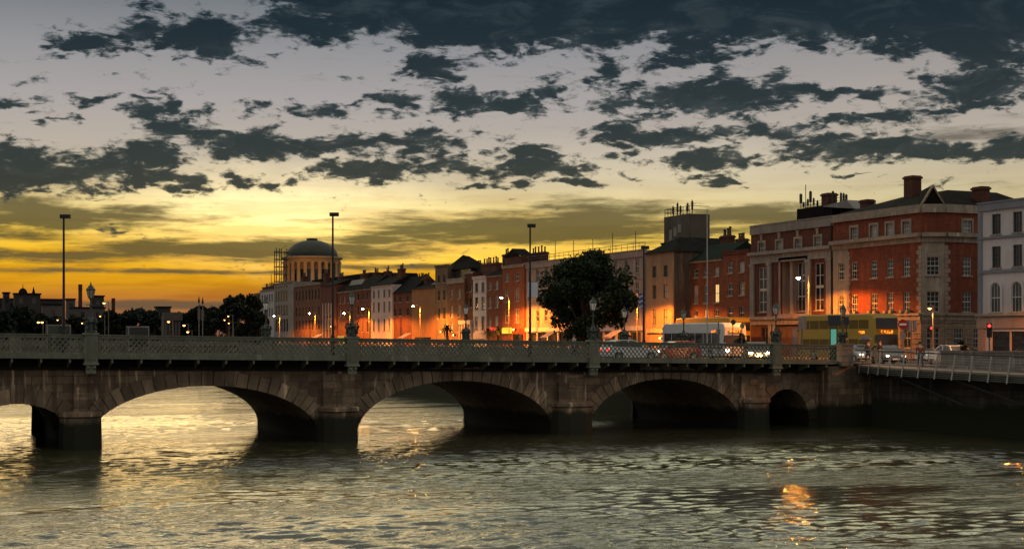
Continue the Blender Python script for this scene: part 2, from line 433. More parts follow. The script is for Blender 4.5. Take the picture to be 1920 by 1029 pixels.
quay_wall('quay_wall', 'south quay wall beneath the photographer at the left edge of the river', SQ - .7, SQ, -40, 430, 1, ZS, None)
MB().box(SQ, NQ, 430, 431, -2, ZS).build('quay_wall', M_quay)
tag(COL.objects['quay_wall.003'] if 'quay_wall.003' in COL.objects else COL.objects[-1], 'far quay wall where the river bends away below the distant trees', 'quay wall')

# ---------------------------------------------------------------- the bridge
PY = 84.0                                         # plane of the near railing
def ZT(x): return 6.57 - .0128 * (x - 6.6)        # top of the railing
def ZD(x): return ZT(x) - 1.18                    # deck
ARCHES = [(7.65, 3.05, .5, 2.62), (18.35, 6.85, .3, 3.5), (34.3, 6.7, .3, 3.62), (49.7, 5.9, .3, 3.58), (59.45, 1.95, .5, 2.75)]
bridge = thing('stone_bridge', 'five arched stone river bridge with green iron lattice railings along its deck', 'bridge')
XB0, XB1 = SQ - .0, 66.0
def arch_z(x, c, hw, zs, zc):
    t = (x - c) / hw
    return None if abs(t) >= 1 else zs + (zc - zs) * math.sqrt(max(0, 1 - t * t))
def spandrel():
    f = MB(); so = MB()
    def ztop(x): return ZT(x) - 1.95
    def strip(x0, x1, zl0, zl1):
        f.tone = 1.0
        f.quad((x0, BY0, zl0), (x1, BY0, zl1), (x1, BY0, ztop(x1)), (x0, BY0, ztop(x0)))
        f.quad((x1, BY1, zl1), (x0, BY1, zl0), (x0, BY1, ztop(x0)), (x1, BY1, ztop(x1)))
    x = XB0
    for c, hw, zs, zc in ARCHES:
        strip(x, c - hw, -1.5, -1.5)
        for sx in (-1, 1):                        # jambs
            xx = c + sx * hw
            so.quad((xx, BY0, -1.5), (xx, BY1, -1.5), (xx, BY1, zs), (xx, BY0, zs))
        n = 48; pts = []
        for k in range(n + 1):
            a = math.pi * (1 - k / n)
            pts.append((c + hw * math.cos(a), zs + (zc - zs) * math.sin(a)))
        for (xa, za), (xb, zb) in zip(pts, pts[1:]):
            strip(xa, xb, za, zb)
            so.quad((xa, BY0, za), (xa, BY1, za), (xb, BY1, zb), (xb, BY0, zb))
        x = c + hw
    strip(x, XB1, -1.5, -1.5)
    f.quad((XB0, BY0, -1.5), (XB0, BY1, -1.5), (XB0, BY1, ztop(XB0)), (XB0, BY0, ztop(XB0)))
    f.quad((XB1, BY0, -1.5), (XB1, BY0, ztop(XB1)), (XB1, BY1, ztop(XB1)), (XB1, BY1, -1.5))
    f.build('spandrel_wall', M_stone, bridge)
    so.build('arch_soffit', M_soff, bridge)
spandrel()
rr = random.Random(5)
for face, y0, y1 in ((0, BY0 - .07, BY0 + .02), (1, BY1 - .02, BY1 + .07)):
    for c, hw, zs, zc in ARCHES:
        m = MB(); n = max(11, int(hw * 4.6)) | 1
        th = .82 if hw > 3 else .62
        rise = zc - zs
        for k in range(n):
            a0 = math.pi * (1 - k / n) - .006; a1 = math.pi * (1 - (k + 1) / n) + .006
            def pt(a, o):
                cx_, sz_ = hw * math.cos(a), rise * math.sin(a)
                nx_, nz_ = math.cos(a) / hw, math.sin(a) / rise
                l = math.hypot(nx_, nz_)
                return (c + cx_ + nx_ / l * o, zs + sz_ + nz_ / l * o)
            o = th + (.10 if k % 2 else 0)
            if k == n // 2: o += .16
            p = [pt(a0, -.015), pt(a1, -.015), pt(a1, o), pt(a0, o)]
            m.tone = rr.choice([.7, .8, .9, 1, 1.05, 1.15]) if rr.random() > .08 else 1.5
            yy = y0 - rr.uniform(0, .03) if not face else y0
            m.hexa([(p[0][0], yy, p[0][1]), (p[1][0], yy, p[1][1]), (p[1][0], y1, p[1][1]), (p[0][0], y1, p[0][1]),
                    (p[3][0], yy, p[3][1]), (p[2][0], yy, p[2][1]), (p[2][0], y1, p[2][1]), (p[3][0], y1, p[3][1])])
        m.build('arch_ring', M_vouss, bridge)
PIERS = [(10.7, 11.5), (25.2, 27.6), (41.0, 43.8), (55.6, 57.5)]
for a, bb in PIERS:
    c = (a + bb) / 2; w = (bb - a) / 2
    for s_, yf in ((-1, BY0), (1, BY1)):
        m = MB()
        w0 = max(w, 1.15) + .05; d = 1.15
        def ring(k, z): return [(c - w0 * k, yf + s_ * .0), (c - w0 * k * .86, yf + s_ * d * k * .62), (c - w0 * k * .4, yf + s_ * d * k), (c + w0 * k * .4, yf + s_ * d * k), (c + w0 * k * .86, yf + s_ * d * k * .62), (c + w0 * k, yf)]
        levels = [(-1.5, 1.03), (.35, 1.0), (1.75, .97), (1.85, 1.06), (2.05, 1.06), (2.15, .9)]
        for (za, ka), (zb, kb) in zip(levels, levels[1:]):
            A_, B_ = ring(ka, za), ring(kb, zb)
            m.tone = rr.uniform(.85, 1.2)
            for i in range(5): m.quad((*A_[i], za), (*A_[i + 1], za), (*B_[i + 1], zb), (*B_[i], zb))
        m.quad(*[(*p, 2.15) for p in ring(.9, 0)])
        m.build('cutwater', M_stone, bridge)
        p = MB(); pw = min(w, 1.0)
        for z0, z1, q in ((2.15, 3.4, .30), (3.4, ZT(c) - 2.2, .26)):
            p.tone = rr.uniform(.8, 1.3)
            p.box(c - pw, c + pw, min(yf + s_ * q, yf + .01 * s_), max(yf + s_ * q, yf + .01 * s_), z0, z1)
        p.tone = 1.3
        p.box(c - .32, c + .32, min(yf + s_ * .36, yf), max(yf + s_ * .36, yf), 3.05, 3.5)
        p.build('pilaster', M_stone, bridge)
# cornice, cantilevered footway, deck
def run(name, y0, y1, dz0, dz1, m, x0=XB0, x1=XB1, parent=bridge):
    b_ = MB()
    n = 12
    for k in range(n):
        xa = x0 + (x1 - x0) * k / n; xb = x0 + (x1 - x0) * (k + 1) / n
        b_.hexa([(xa, y0, ZT(xa) + dz0), (xb, y0, ZT(xb) + dz0), (xb, y1, ZT(xb) + dz0), (xa, y1, ZT(xa) + dz0),
                 (xa, y0, ZT(xa) + dz1), (xb, y0, ZT(xb) + dz1), (xb, y1, ZT(xb) + dz1), (xa, y1, ZT(xa) + dz1)])
    return b_.build(name, m, parent)
run('cornice', BY0 - .22, BY1 + .22, -2.02, -1.86, M_under)
run('deck_girder', BY0 - .05, BY1 + .05, -1.86, -1.34, M_under)
run('footway_slab', PY + .12, BY0 + 1.6, -1.34, -1.18, M_pave)
run('footway_slab', BY1 - 1.6, BY1 + 1.22, -1.34, -1.18, M_pave)
run('carriageway', BY0 + 1.6, BY1 - 1.6, -1.34, -1.30, M_asph)
run('cornice', PY + .02, BY0 - .3, -1.40, -1.345, M_under)

def railing(Y, x0, x1, peds, nm):
    s_ = 1 if Y < 90 else -1
    xs = [x0] + list(peds) + [x1]
    PW = .36
    for i in range(len(xs) - 1):
        a = xs[i] + (PW if i > 0 else 0); e = xs[i + 1] - (PW if i < len(xs) - 2 or nm == 'near' else 0)
        b_ = MB()
        b_.tone = .9
        n = max(2, int((e - a) / 1.5))
        for k in range(n):
            xa = a + (e - a) * k / n; xb = a + (e - a) * (k + 1) / n
            for y0, y1, d0, d1 in ((-.07, .07, -1.17, -1.06), (-.13, .13, -.06, .0), (-.07, .07, -.20, -.06), (-.10, .12, -1.38, -1.17)):
                b_.hexa([(xa, Y + y0, ZT(xa) + d0), (xb, Y + y0, ZT(xb) + d0), (xb, Y + y1, ZT(xb) + d0), (xa, Y + y1, ZT(xa) + d0),
                         (xa, Y + y0, ZT(xa) + d1), (xb, Y + y0, ZT(xb) + d1), (xb, Y + y1, ZT(xb) + d1), (xa, Y + y1, ZT(xa) + d1)])
        # lattice
        H0, H1 = -1.06, -.20; hgt = H1 - H0; run_ = hgt / 1.15; pitch = .30
        k = 0; x = a - run_
        while x < e:
            for sgn in (1, -1):
                u0, u1 = x, x + run_
                z0, z1 = (H0, H1) if sgn > 0 else (H1, H0)
                if u0 < a: z0 = z0 + (z1 - z0) * (a - u0) / (u1 - u0); u0 = a
                if u1 > e: z1 = z0 + (z1 - z0) * (e - u0) / (u1 - u0); u1 = e
                if u1 - u0 > .05:
                    yy = Y + .018 * sgn
                    b_.tone = 1.0 if sgn > 0 else .75
                    b_.bar((u0, yy, ZT(u0) + z0), (u1, yy, ZT(u1) + z1), .030, .075, up=(0, 1, 0)) if False else \
                        b_.bar((u0, yy, ZT(u0) + z0), (u1, yy, ZT(u1) + z1), .032, .062)
            x += pitch
        b_.build('lattice_panel', M_iron, bridge)
        nb = int(round((e - a) / 1.55))
        for k in range(nb):
            xx = a + (k + .5) * (e - a) / nb
            m = MB(); z = ZT(xx)
            m.prism([(Y - .05 * s_, z - 1.38), (Y - .05 * s_, z - 1.60), (Y + .12 * s_, z - 1.62), (Y + 1.1 * s_, z - 1.9), (Y + 1.1 * s_, z - 1.41)], 'x', xx - .05, xx + .05)
            m.build('bracket', M_iron, bridge)
    for x in peds:
        m = MB(); z = ZT(x)
        m.tone = 1.0
        m.box(x - PW, x + PW, Y - .24, Y + .24, z - 1.62, z - .02)
        m.tone = 1.15
        m.box(x - PW - .06, x + PW + .06, Y - .3, Y + .3, z - .02, z + .09)
        m.box(x - PW - .05, x + PW + .05, Y - .28, Y + .28, z - 1.72, z - 1.60)
        m.tone = .8
        m.box(x - PW + .09, x + PW - .09, Y - s_ * .262 - .01, Y - s_ * .262 + .01, z - 1.45, z - .22)
        m.tone = 1.0
        for q, r0 in ((-.17, .13), (.17, .13)):
            m.tube([(x + q - .08, Y - .12 * s_, z - 1.86), (x + q + .08, Y - .12 * s_, z - 1.86)], r0, 10)
        m.box(x - .27, x + .27, Y - .15, Y + .1, z - 2.2, z - 1.72)
        m.build('pedestal', M_iron, bridge)
near_ped = [11.5, 26.9, 43.4, 57.7]
far_ped = [9.0, 26.1, 41.6, 55.3, 60.8]
railing(PY, XB0 + .3, 63.1, near_ped, 'near')
railing(BY1 + 1.3, XB0 + .3, 61.5, far_ped, 'far')
m = MB()
xe = 63.55; z = ZT(xe)
m.box(xe - .45, xe + .5, PY - .35, PY + .35, z - 1.5, z - .02).box(xe - .52, xe + .57, PY - .42, PY + .42, z - .02, z + .1)
m.build('end_pier', M_gran, bridge)
m = MB().box(62.2, 66.0, PY + .1, BY0 - .05, -1.5, ZT(64) - 1.5)
m.build('abutment', M_stone, bridge)

# ---------------------------------------------------------------- buildings
def rndc(c, k): return tuple(x * k for x in c)
def brickm(n, c): return mat(n, c, .85, .4, .45, rndc(c, .62), streak=.30, brick=(.46, .16, .3), bump=.2, bscale=9)
M_brick = brickm('red_brick', (.215, .052, .024))
M_brickd = brickm('dark_brick', (.125, .040, .024))
M_brickb = brickm('brown_brick', (.15, .07, .042))
M_bricko = brickm('orange_brick', (.29, .078, .030))
M_stuc = mat('grey_stucco', (.24, .215, .19), .85, .35, .35, streak=.30)
M_stucp = mat('pink_grey_stucco', (.29, .22, .19), .85, .3, .3, streak=.28)
M_stucw = mat('pale_stucco', (.42, .37, .36), .8, .3, .4, streak=.18)
M_stucb = mat('lilac_white_stucco', (.50, .45, .45), .8, .25, .4, streak=.12)
M_brown = mat('brown_render', (.14, .095, .062), .85, .4, .3, streak=.5)
M_trim = mat('limestone_trim', (.30, .24, .185), .8, .4, .7, streak=.4)
M_rust = mat('rusticated_stone', (.30, .215, .155), .85, .4, .6, streak=.4, brick=(60.0, .42, 0.0))
M_slate = mat('roof_slate', (.022, .019, .017), .95, spec=.04, var=.4, scale=.8, brick=(.4, .25, .35))
M_slateg = mat('green_copper_roof', (.018, .028, .021), .95, .4, .8, spec=.04)
M_dome = mat('copper_dome', (.032, .036, .026), .6, .4, .25, streak=.3)
M_conc = mat('concrete', (.11, .085, .062), .9, .4, .3, streak=.6)
M_pot = mat('chimney_pot', (.10, .06, .04), .8, .3, 2)
M_frame = mat('window_frame_white', (.42, .40, .36), .6, .15, 2)
M_framed = mat('window_frame_dark', (.05, .045, .04), .6, .15, 2)
M_blue = mat('blue_grey_band', (.17, .18, .21), .7, .2, 1)
M_far = mat('far_facade', (.045, .036, .033), .9, .3, .1)
M_farp = mat('far_pale_facade', (.10, .08, .072), .9, .3, .1)
M_orangeglow = mat('sodium_lit_glass', None, emit=(1.0, .42, .08), estr=1.6)
M_warmglow = mat('warm_lit_glass', None, emit=(1.0, .62, .22), estr=1.1)
M_redneon = mat('red_neon', None, emit=(1.0, .06, .03), estr=1.6)
def glassm(n, c, r):
    m = bpy.data.materials.new(n); m.use_nodes = True; m.node_tree.nodes.clear(); g = G(m.node_tree)
    tc = g.n('ShaderNodeTexCoord').outputs['Object']
    bn = g.n('ShaderNodeBump', {'Strength': .25, 'Distance': .1, 'Height': g.noise(tc, .9, 2)})
    ns = g.noise(g.n('ShaderNodeNewGeometry').outputs['Position'], .23, 2)
    cc = g.mix(g.rng(ns, .45, .65), c, tuple(x * 3 + .01 for x in c))
    b = g.n('ShaderNodeBsdfPrincipled', {'Base Color': cc, 'Roughness': r, 'Specular IOR Level': .5, 'IOR': 1.5, 'Normal': bn.outputs[0]})
    g.n('ShaderNodeOutputMaterial', {0: b.outputs[0]}); return m
M_glass = glassm('window_glass', (.012, .012, .014), .12)
M_curt = glassm('curtained_glass', (.10, .10, .095), .3)

_wcache = {}
def window(parent, x, z, w, h, style='sash', fm=None, glass=None, sill=True, y=.0, arch=False, sm=None):
    fm = fm or M_frame; glass = glass or M_glass; sm = sm or M_trim
    key = (round(w, 3), round(h, 3), style, fm.name, glass.name, sill, arch, sm.name)
    if key not in _wcache:
        f = MB(); t = .07 if w > .7 else .05
        fy0, fy1 = .10, .17
        f.box(0, t, fy0, fy1, 0, h).box(w - t, w, fy0, fy1, 0, h).box(t, w - t, fy0, fy1, 0, t).box(t, w - t, fy0, fy1, h - t, h)
        if style == 'sash':
            f.box(t, w - t, fy0 + .01, fy1 - .01, h * .5 - .04, h * .5 + .04)
            f.box(w / 2 - .015, w / 2 + .015, fy0 + .02, fy1 - .02, t, h - t)
        elif style == 'sash6':
            f.box(t, w - t, fy0 + .01, fy1 - .01, h * .5 - .05, h * .5 + .05)
            for q in (1 / 3, 2 / 3): f.box(w * q - .018, w * q + .018, fy0 + .02, fy1 - .02, t, h - t)
            for q in (.25, .75): f.box(t, w - t, fy0 + .022, fy1 - .022, h * q - .018, h * q + .018)
        elif style == 'tall':
            f.box(w / 2 - .045, w / 2 + .045, fy0 + .01, fy1 - .01, t, h - t)
            for q in (.22, .5, .74): f.box(t, w - t, fy0 + .02, fy1 - .02, h * q - (.14 if q == .5 else .04), h * q + (.14 if q == .5 else .04))
        elif style == 'big':
            for q in (.3, .7): f.box(w * q - .05, w * q + .05, fy0 + .01, fy1 - .01, t, h - t)
            for q in (.3, .62): f.box(t, w - t, fy0 + .02, fy1 - .02, h * q - .06, h * q + .06)
        elif style == 'shop':
            f.box(w / 2 - .04, w / 2 + .04, fy0 + .01, fy1 - .01, t, h - t)
        p = MB()
        if arch:
            n = 12; r = w / 2
            pts = [(0, 0), (w, 0)] + [(w / 2 + r * math.cos(math.pi * k / n), h - r + r * math.sin(math.pi * k / n)) for k in range(n + 1)]
            f = MB()
            for k in range(n):
                a0, a1 = math.pi * k / n, math.pi * (k + 1) / n
                P_ = lambda a, q: (w / 2 + (r - q) * math.cos(a), h - r + (r - q) * math.sin(a))
                (xa, za), (xb, zb), (xc, zc), (xd, zd) = P_(a0, 0), P_(a1, 0), P_(a1, t), P_(a0, t)
                f.hexa([(xd, fy0, zd), (xa, fy0, za), (xa, fy1, za), (xd, fy1, zd), (xc, fy0, zc), (xb, fy0, zb), (xb, fy1, zb), (xc, fy1, zc)])
            f.box(0, t, fy0, fy1, 0, h - r).box(w - t, w, fy0, fy1, 0, h - r).box(t, w - t, fy0, fy1, 0, t)
            f.box(t, w - t, fy0 + .01, fy1 - .01, h * .48, h * .48 + .08)
            for q in (1 / 3, 2 / 3): f.box(w * q - .02, w * q + .02, fy0 + .02, fy1 - .02, t, h - r * .3)
            p.quad(*[(a, .15, b_) for a, b_ in pts])
        else:
            p.quad((0, .15, 0), (w, .15, 0), (w, .15, h), (0, .15, h))
        s_ = MB().box(-.1, w + .1, -.10, .0, -.14, 0) if sill else None
        _wcache[key] = (f.mesh('window', fm), p.mesh('pane', glass), s_.mesh('sill', sm) if s_ else None)
    fmesh, pm, smesh = _wcache[key]
    o = link('window', fmesh, parent, (x, y, z))
    link('pane', pm, o)
    if smesh: link('sill', smesh, o)
    return o

def wall_grid(m, W, z0, z1, rects, reveal=.2, y=0.0):
    xs = sorted({0.0, W} | {round(r[0], 4) for r in rects} | {round(r[1], 4) for r in rects})
    zs = sorted({z0, z1} | {round(r[2], 4) for r in rects} | {round(r[3], 4) for r in rects})
    for i in range(len(xs) - 1):
        for j in range(len(zs) - 1):
            cx, cz = (xs[i] + xs[i + 1]) / 2, (zs[j] + zs[j + 1]) / 2
            if any(r[0] < cx < r[1] and r[2] < cz < r[3] for r in rects): continue
            m.quad((xs[i], y, zs[j]), (xs[i + 1], y, zs[j]), (xs[i + 1], y, zs[j + 1]), (xs[i], y, zs[j + 1]))
    for a, b_, c, d in [r[:4] for r in rects]:
        m.quad((a, y, c), (a, y + reveal, c), (a, y + reveal, d), (a, y, d)).quad((b_, y + reveal, c), (b_, y, c), (b_, y, d), (b_, y + reveal, d))
        m.quad((a, y, d), (a, y + reveal, d), (b_, y + reveal, d), (b_, y, d)).quad((a, y + reveal, c), (a, y, c), (b_, y, c), (b_, y + reveal, c))

def shell(m, W, D, z0, z1):
    m.quad((0, D, z0), (0, 0, z0), (0, 0, z1), (0, D, z1)).quad((W, 0, z0), (W, D, z0), (W, D, z1), (W, 0, z1))
    m.quad((W, D, z0), (0, D, z0), (0, D, z1), (W, D, z1))

def chimney(parent, x, y, w, z0, z1, pots, m=None, d=.9):
    m = m or M_brickd
    c = MB().box(-w / 2, w / 2, -d / 2, d / 2, z0, z1 - .3)
    c.box(-w / 2 - .1, w / 2 + .1, -d / 2 - .1, d / 2 + .1, z1 - .3, z1 - .1).box(-w / 2, w / 2, -d / 2, d / 2, z1 - .1, z1)
    o = c.build('chimney', m, parent, loc=(x, y, 0))
    if pots:
        pm = MB().lathe([(.17, 0), (.14, .15), (.12, .62), (.16, .66), (.16, .78), (.1, .78)], n=8).mesh('chimney_pot', M_pot)
        for k in range(pots):
            link('chimney_pot', pm, o, ((k + .5) / pots * w - w / 2, random.uniform(-.1, .1), z1), (0, 0, 0)).scale = (1, 1, random.uniform(.85, 1.35))
    return o

class Bld:
    def __init__(s, name, label, pxl, pxr, X, top, wm, D=11, cat='building', group=None):
        s.X = X; s.Yl = on_x(pxl, X); s.Yr = on_x(pxr, X); s.W = s.Yl - s.Yr - .015
        s.Ym = (s.Yl + s.Yr) / 2; s.pxm = (pxl + pxr) / 2
        s.t = thing(name, label, cat, (X, s.Yl, ZS), R(-90), group)
        s.H = top if top < 60 else s.z(s.pxm, top); s.wm = wm; s.D = D; s.rects = []; s.wins = []
    def z(s, px, py): return zat(py, s.X, on_x(px, s.X)) - ZS
    def x(s, px): return s.Yl - on_x(px, s.X)
    def xa(s, px, y): return s.Yl - on_x(px, s.X + y)
    def grid(s, cols, rows, w, ref=None, lit=(), **kw):
        """cols: pixel columns of window centres; rows: (top, bottom) pixel rows at column ref"""
        ref = ref or s.pxm
        for ri, (a, b_) in enumerate(rows):
            z1, z0 = s.z(ref, a), s.z(ref, b_)
            z1, z0 = round(z1, 2), round(z0, 2)
            for ci, c in enumerate(cols):
                x = min(max(s.x(c), w / 2 + .1), s.W - w / 2 - .1)
                s.rects.append((x - w / 2, x + w / 2, z0, z1))
                k = dict(kw)
                if (ri, ci) in lit: k['glass'] = M_warmglow
                elif random.random() < .22 and 'glass' not in k: k['glass'] = M_curt
                s.wins.append((x - w / 2, z0, w, z1 - z0, k))
        return s
    def finish(s, roof='flat', rise=2.0, trim=True, roofm=None, cop=.35, trimm=None):
        m = MB(); wall_grid(m, s.W, 0, s.H, [r for r in s.rects if r[3] < s.H]); shell(m, s.W, s.D, 0, s.H)
        m.build('wall', s.wm, s.t)
        for x, z, w, h, k in s.wins: window(s.t, x, z, w, h, **k)
        rm = roofm or M_slate; W, D, H = s.W, s.D, s.H
        if roof == 'gable' and D < 13: D = 6.5
        tm = trimm or M_trim
        if roof == 'flat':
            c = MB().box(0, W, -.16, .0, H - cop, H - .003).box(-.0, W, -.22, .3, H, H + .12)
            c.build('parapet_coping', tm, s.t)
            MB().quad((0, .3, H - .02), (W, .3, H - .02), (W, D, H - .02), (0, D, H - .02)).build('roof', rm, s.t)
        elif roof == 'gable':
            y2 = D / 2
            r = MB().quad((-.0, -.25, H - .1), (W, -.25, H - .1), (W, y2, H + rise), (0, y2, H + rise))
            r.quad((W, D + .2, H - .1), (0, D + .2, H - .1), (0, y2, H + rise), (W, y2, H + rise))
            r.quad((0, -.25, H - .1), (0, y2, H + rise), (0, D + .2, H - .1)).quad((W, y2, H + rise), (W, -.25, H - .1), (W, D + .2, H - .1))
            r.build('roof', rm, s.t)
            if trim: MB().box(0, W, -.14, -.003, H - cop, H - .12).build('cornice', tm, s.t)
        elif roof == 'cross':     # gable facing the street
            r = MB().quad((0, -.1, H - .05), (W / 2, -.1, H + rise), (W / 2, D, H + rise), (0, D, H - .05))
            r.quad((W / 2, -.1, H + rise), (W, -.1, H - .05), (W, D, H - .05), (W / 2, D, H + rise))
            r.build('roof', rm, s.t)
            MB().quad((0, 0, H), (W, 0, H), (W / 2, 0, H + rise - .05)).build('gable', s.wm, s.t)
        elif roof == 'hip':
            i = min(W, D) * .42
            a, b_, c, d = (-.3, -.3, H), (W + .3, -.3, H), (W + .3, D + .3, H), (-.3, D + .3, H)
            if W > D: e, f = (i, D / 2, H + rise), (W - i, D / 2, H + rise)
            else: e, f = (W / 2, i, H + rise), (W / 2, D - i, H + rise)
            r = MB()
            if W > D: r.quad(a, b_, f, e).quad(b_, c, f).quad(c, d, e, f).quad(d, a, e)
            else: r.quad(a, b_, e).quad(b_, c, f, e).quad(c, d, f).quad(d, a, e, f)
            r.quad(d, c, b_, a)
            r.build('roof', rm, s.t)
            if trim: MB().box(0, W, -.12, -.003, H - cop, H - .005).build('cornice', tm, s.t)
        return s
    def band(s, z0, z1, p=.12, m=None, name='string_course', x0=0, x1=None):
        MB().box(x0, s.W if x1 is None else x1, -p, -.003, z0, z1).build(name, m or M_trim, s.t)
        return s

# ---- A: corner brick building
XA = 88.0
YA = on_x(1728, XA)
a = Bld('corner_brick_building', 'tall red brick corner building with stone quoins, chamfered corner, hipped roof and rooftop gable', 1562, 1728, XA, 16, M_brick, D=14)
H = a.z(1728, 383); a.H = H
cols = [1602, 1639, 1669, 1700]
zf = lambda py, px=1640: a.z(px, py)
ZG = zf(591)            # string course above the ground floor
Z1 = (zf(587), zf(550)); Z2 = (zf(521), zf(488)); Z3 = (zf(449), zf(422))
# chamfer and the Capel-street face, in the building's own frame
xc = a.W; cx1 = xc + .9; cy1 = 1.9                              # chamfer end
m = MB()
rects = []
for c in cols:
    x = a.x(c)
    rects += [(x - .5, x + .5, *Z1), (x - .5, x + .5, *Z2), (x - .52, x + .52, *Z3), (x - .55, x + .55, 1.0, ZG - 1.3)]
xl = a.x(1577)
wl = [(xl - .5, xl + .5, *Z1), (xl - .5, xl + .5, *Z2)]
rects_up = [r for r in rects if r[2] > ZG]
rects_dn = [r for r in rects if r[2] < ZG]
qx = a.x(1590)
def sub(m, x0, x1, z0, z1, rs):
    mm = MB(); wall_grid(mm, x1 - x0, z0, z1, [(r[0] - x0, r[1] - x0, r[2], r[3]) for r in rs if x0 < r[0] < x1 and r[2] >= z0 and r[3] <= z1])
    base = len(m.v); m.v += [(v[0] + x0, v[1], v[2]) for v in mm.v]; m.f += [tuple(i + base for i in f) for f in mm.f]; m.t += mm.t
sub(m, qx, xc, ZG, H, rects_up)
m.quad((0, 0, zf(462)), (qx, 0, zf(462)), (qx, 0, H), (0, 0, H))
# right-hand (street) face, y along local x constant
fx0, fy0 = cx1, cy1
L = on_y(1835, YA - a.W * 0 - .0) if False else 0
Lface = 5.2
m2 = MB(); wall_grid(m2, Lface, ZG, H, [(2.1, 3.15, *Z1), (2.1, 3.15, *Z2), (2.1, 3.15, *Z3)])
def to_face(v): return (fx0 + v[1] * -1.0, fy0 + v[0], v[2])      # local x -> depth, outward is +x
base = len(m.v); m.v += [to_face(v) for v in m2.v]; m.f += [tuple(i + base for i in f) for f in m2.f]; m.t += m2.t
m.quad((xc, 0, zf(462)), (cx1, cy1, zf(462)), (cx1, cy1, H), (xc, 0, H))
m.quad((0, 14, 0), (0, 0, 0), (0, 0, H), (0, 14, H))
m.quad((cx1, fy0 + Lface, 0), (cx1, 14, 0), (cx1, 14, H), (cx1, fy0 + Lface, H))
m.quad((cx1, 14, 0), (0, 14, 0), (0, 14, H), (cx1, 14, H))
m.build('brick_wall', M_brick, a.t)
# stone parts
m = MB()
sub(m, 0, qx, ZG, zf(462), wl)
for k in range(int((zf(462) - ZG) / .42)):
    z = ZG + k * .42 + .02; m.box(qx - .02, qx + (.62 if k % 2 else .38) * .6, -.06, -.004, z, z + .38)
m.build('stone_bay', M_trim, a.t)
m = MB()
cl = math.hypot(cx1 - xc, cy1); cw = .58
cm = MB(); wall_grid(cm, cl, ZG, zf(462), [(cl / 2 - cw, cl / 2 + cw, *Z1), (cl / 2 - cw, cl / 2 + cw, *Z2)])
ang = math.atan2(cy1, cx1 - xc)
def to_ch(v): return (xc + v[0] * math.cos(ang) - v[1] * math.sin(ang), v[0] * math.sin(ang) + v[1] * math.cos(ang), v[2])
base = len(m.v); m.v += [to_ch(v) for v in cm.v]; m.f += [tuple(i + base for i in f) for f in cm.f]; m.t += cm.t
for k in range(int((zf(462) - ZG) / .42)):                       # quoins
    z = ZG + k * .42 + .02; q = .62 if k % 2 else .38
    m.box(xc - q, xc + .0, -.06, -.004, z, z + .38)
    m.box(cx1 + .004, cx1 + .06, cy1, cy1 + q, z, z + .38)
m.build('stone_bay', M_trim, a.t)
m = MB()
sub(m, 0, xc, 0, ZG, rects_dn)
gm = MB(); wall_grid(gm, Lface, 0, ZG, [(1.1, 2.1, 1.0, ZG - 1.3), (3.4, 4.3, 1.0, ZG - 1.3)])
base = len(m.v); m.v += [to_face(v) for v in gm.v]; m.f += [tuple(i + base for i in f) for f in gm.f]; m.t += gm.t
gm = MB(); wall_grid(gm, cl, 0, ZG, [(cl / 2 - .6, cl / 2 + .6, .9, ZG - 1.2)])
base = len(m.v); m.v += [to_ch(v) for v in gm.v]; m.f += [tuple(i + base for i in f) for f in gm.f]; m.t += gm.t
for k in range(int(ZG / .45)):                                   # rustication courses
    z = k * .45 + .06
    for r0, r1 in [(0, rects_dn[0][0] - .25)] + [(rects_dn[i][1] + .25, rects_dn[i + 1][0] - .25) for i in range(len(rects_dn) - 1)] + [(rects_dn[-1][1] + .25, xc)]:
        m.box(r0, r1, -.06, -.004, z, z + .37)
    m.box(cx1 + .004, cx1 + .06, cy1, cy1 + .85, z, z + .37); m.box(cx1 + .004, cx1 + .06, cy1 + 2.3, cy1 + 3.2, z, z + .37); m.box(cx1 + .004, cx1 + .06, cy1 + 4.5, cy1 + Lface, z, z + .37)
m.build('ground_floor_wall', M_rust, a.t)
def aband(name, z0, z1, p, mt):
    b_ = MB().box(0, xc, -p, -.003, z0, z1)
    b_.hexa([to_ch((0, -p, z0)), to_ch((cl, -p, z0)), to_ch((cl, -.003, z0)), to_ch((0, -.003, z0)), to_ch((0, -p, z1)), to_ch((cl, -p, z1)), to_ch((cl, -.003, z1)), to_ch((0, -.003, z1))])
    b_.box(cx1 + .003, cx1 + p, cy1, cy1 + Lface + 1.5, z0, z1)
    b_.build(name, mt, a.t)
aband('string_course', ZG - .55, ZG - .12, .16, M_trim); aband('string_course', ZG - .12, ZG + .12, .32, M_trim)
aband('string_course', ZG - .75, ZG - .62, .10, M_trim)
zc = zf(462)
aband('cornice', zc, zc + .5, .14, M_trim); aband('cornice', zc + .5, zc + .85, .55, M_irond if False else M_trim)
aband('string_course', Z3[0] - .35, Z3[0] - .05, .12, M_trim)
aband('parapet', H - .75, H - .35, .25, M_trim); aband('parapet', H - .35, H + .02, .10, M_trim)
for c in cols:
    x = a.x(c)
    window(a.t, x - .5, Z1[0], 1.0, Z1[1] - Z1[0], 'sash6'); window(a.t, x - .5, Z2[0], 1.0, Z2[1] - Z2[0], 'sash6')
    window(a.t, x - .52, Z3[0], 1.04, Z3[1] - Z3[0], 'sash6', glass=M_curt)
    MB().box(x - .72, x - .53, -.08, -.003, Z3[0] - .05, Z3[1] + .22).box(x + .53, x + .72, -.08, -.003, Z3[0] - .05, Z3[1] + .22).box(x - .53, x + .53, -.08, -.003, Z3[1], Z3[1] + .22).build('window_surround', M_trim, a.t)
    window(a.t, x - .55, 1.0, 1.1, ZG - 2.3, 'sash')
    for o_ in (-.42, .42):
        MB().box(x + o_ - .16, x + o_ + .16, -.42, -.003, ZG + .12, ZG + .42).build('sill_bracket', M_trim, a.t)
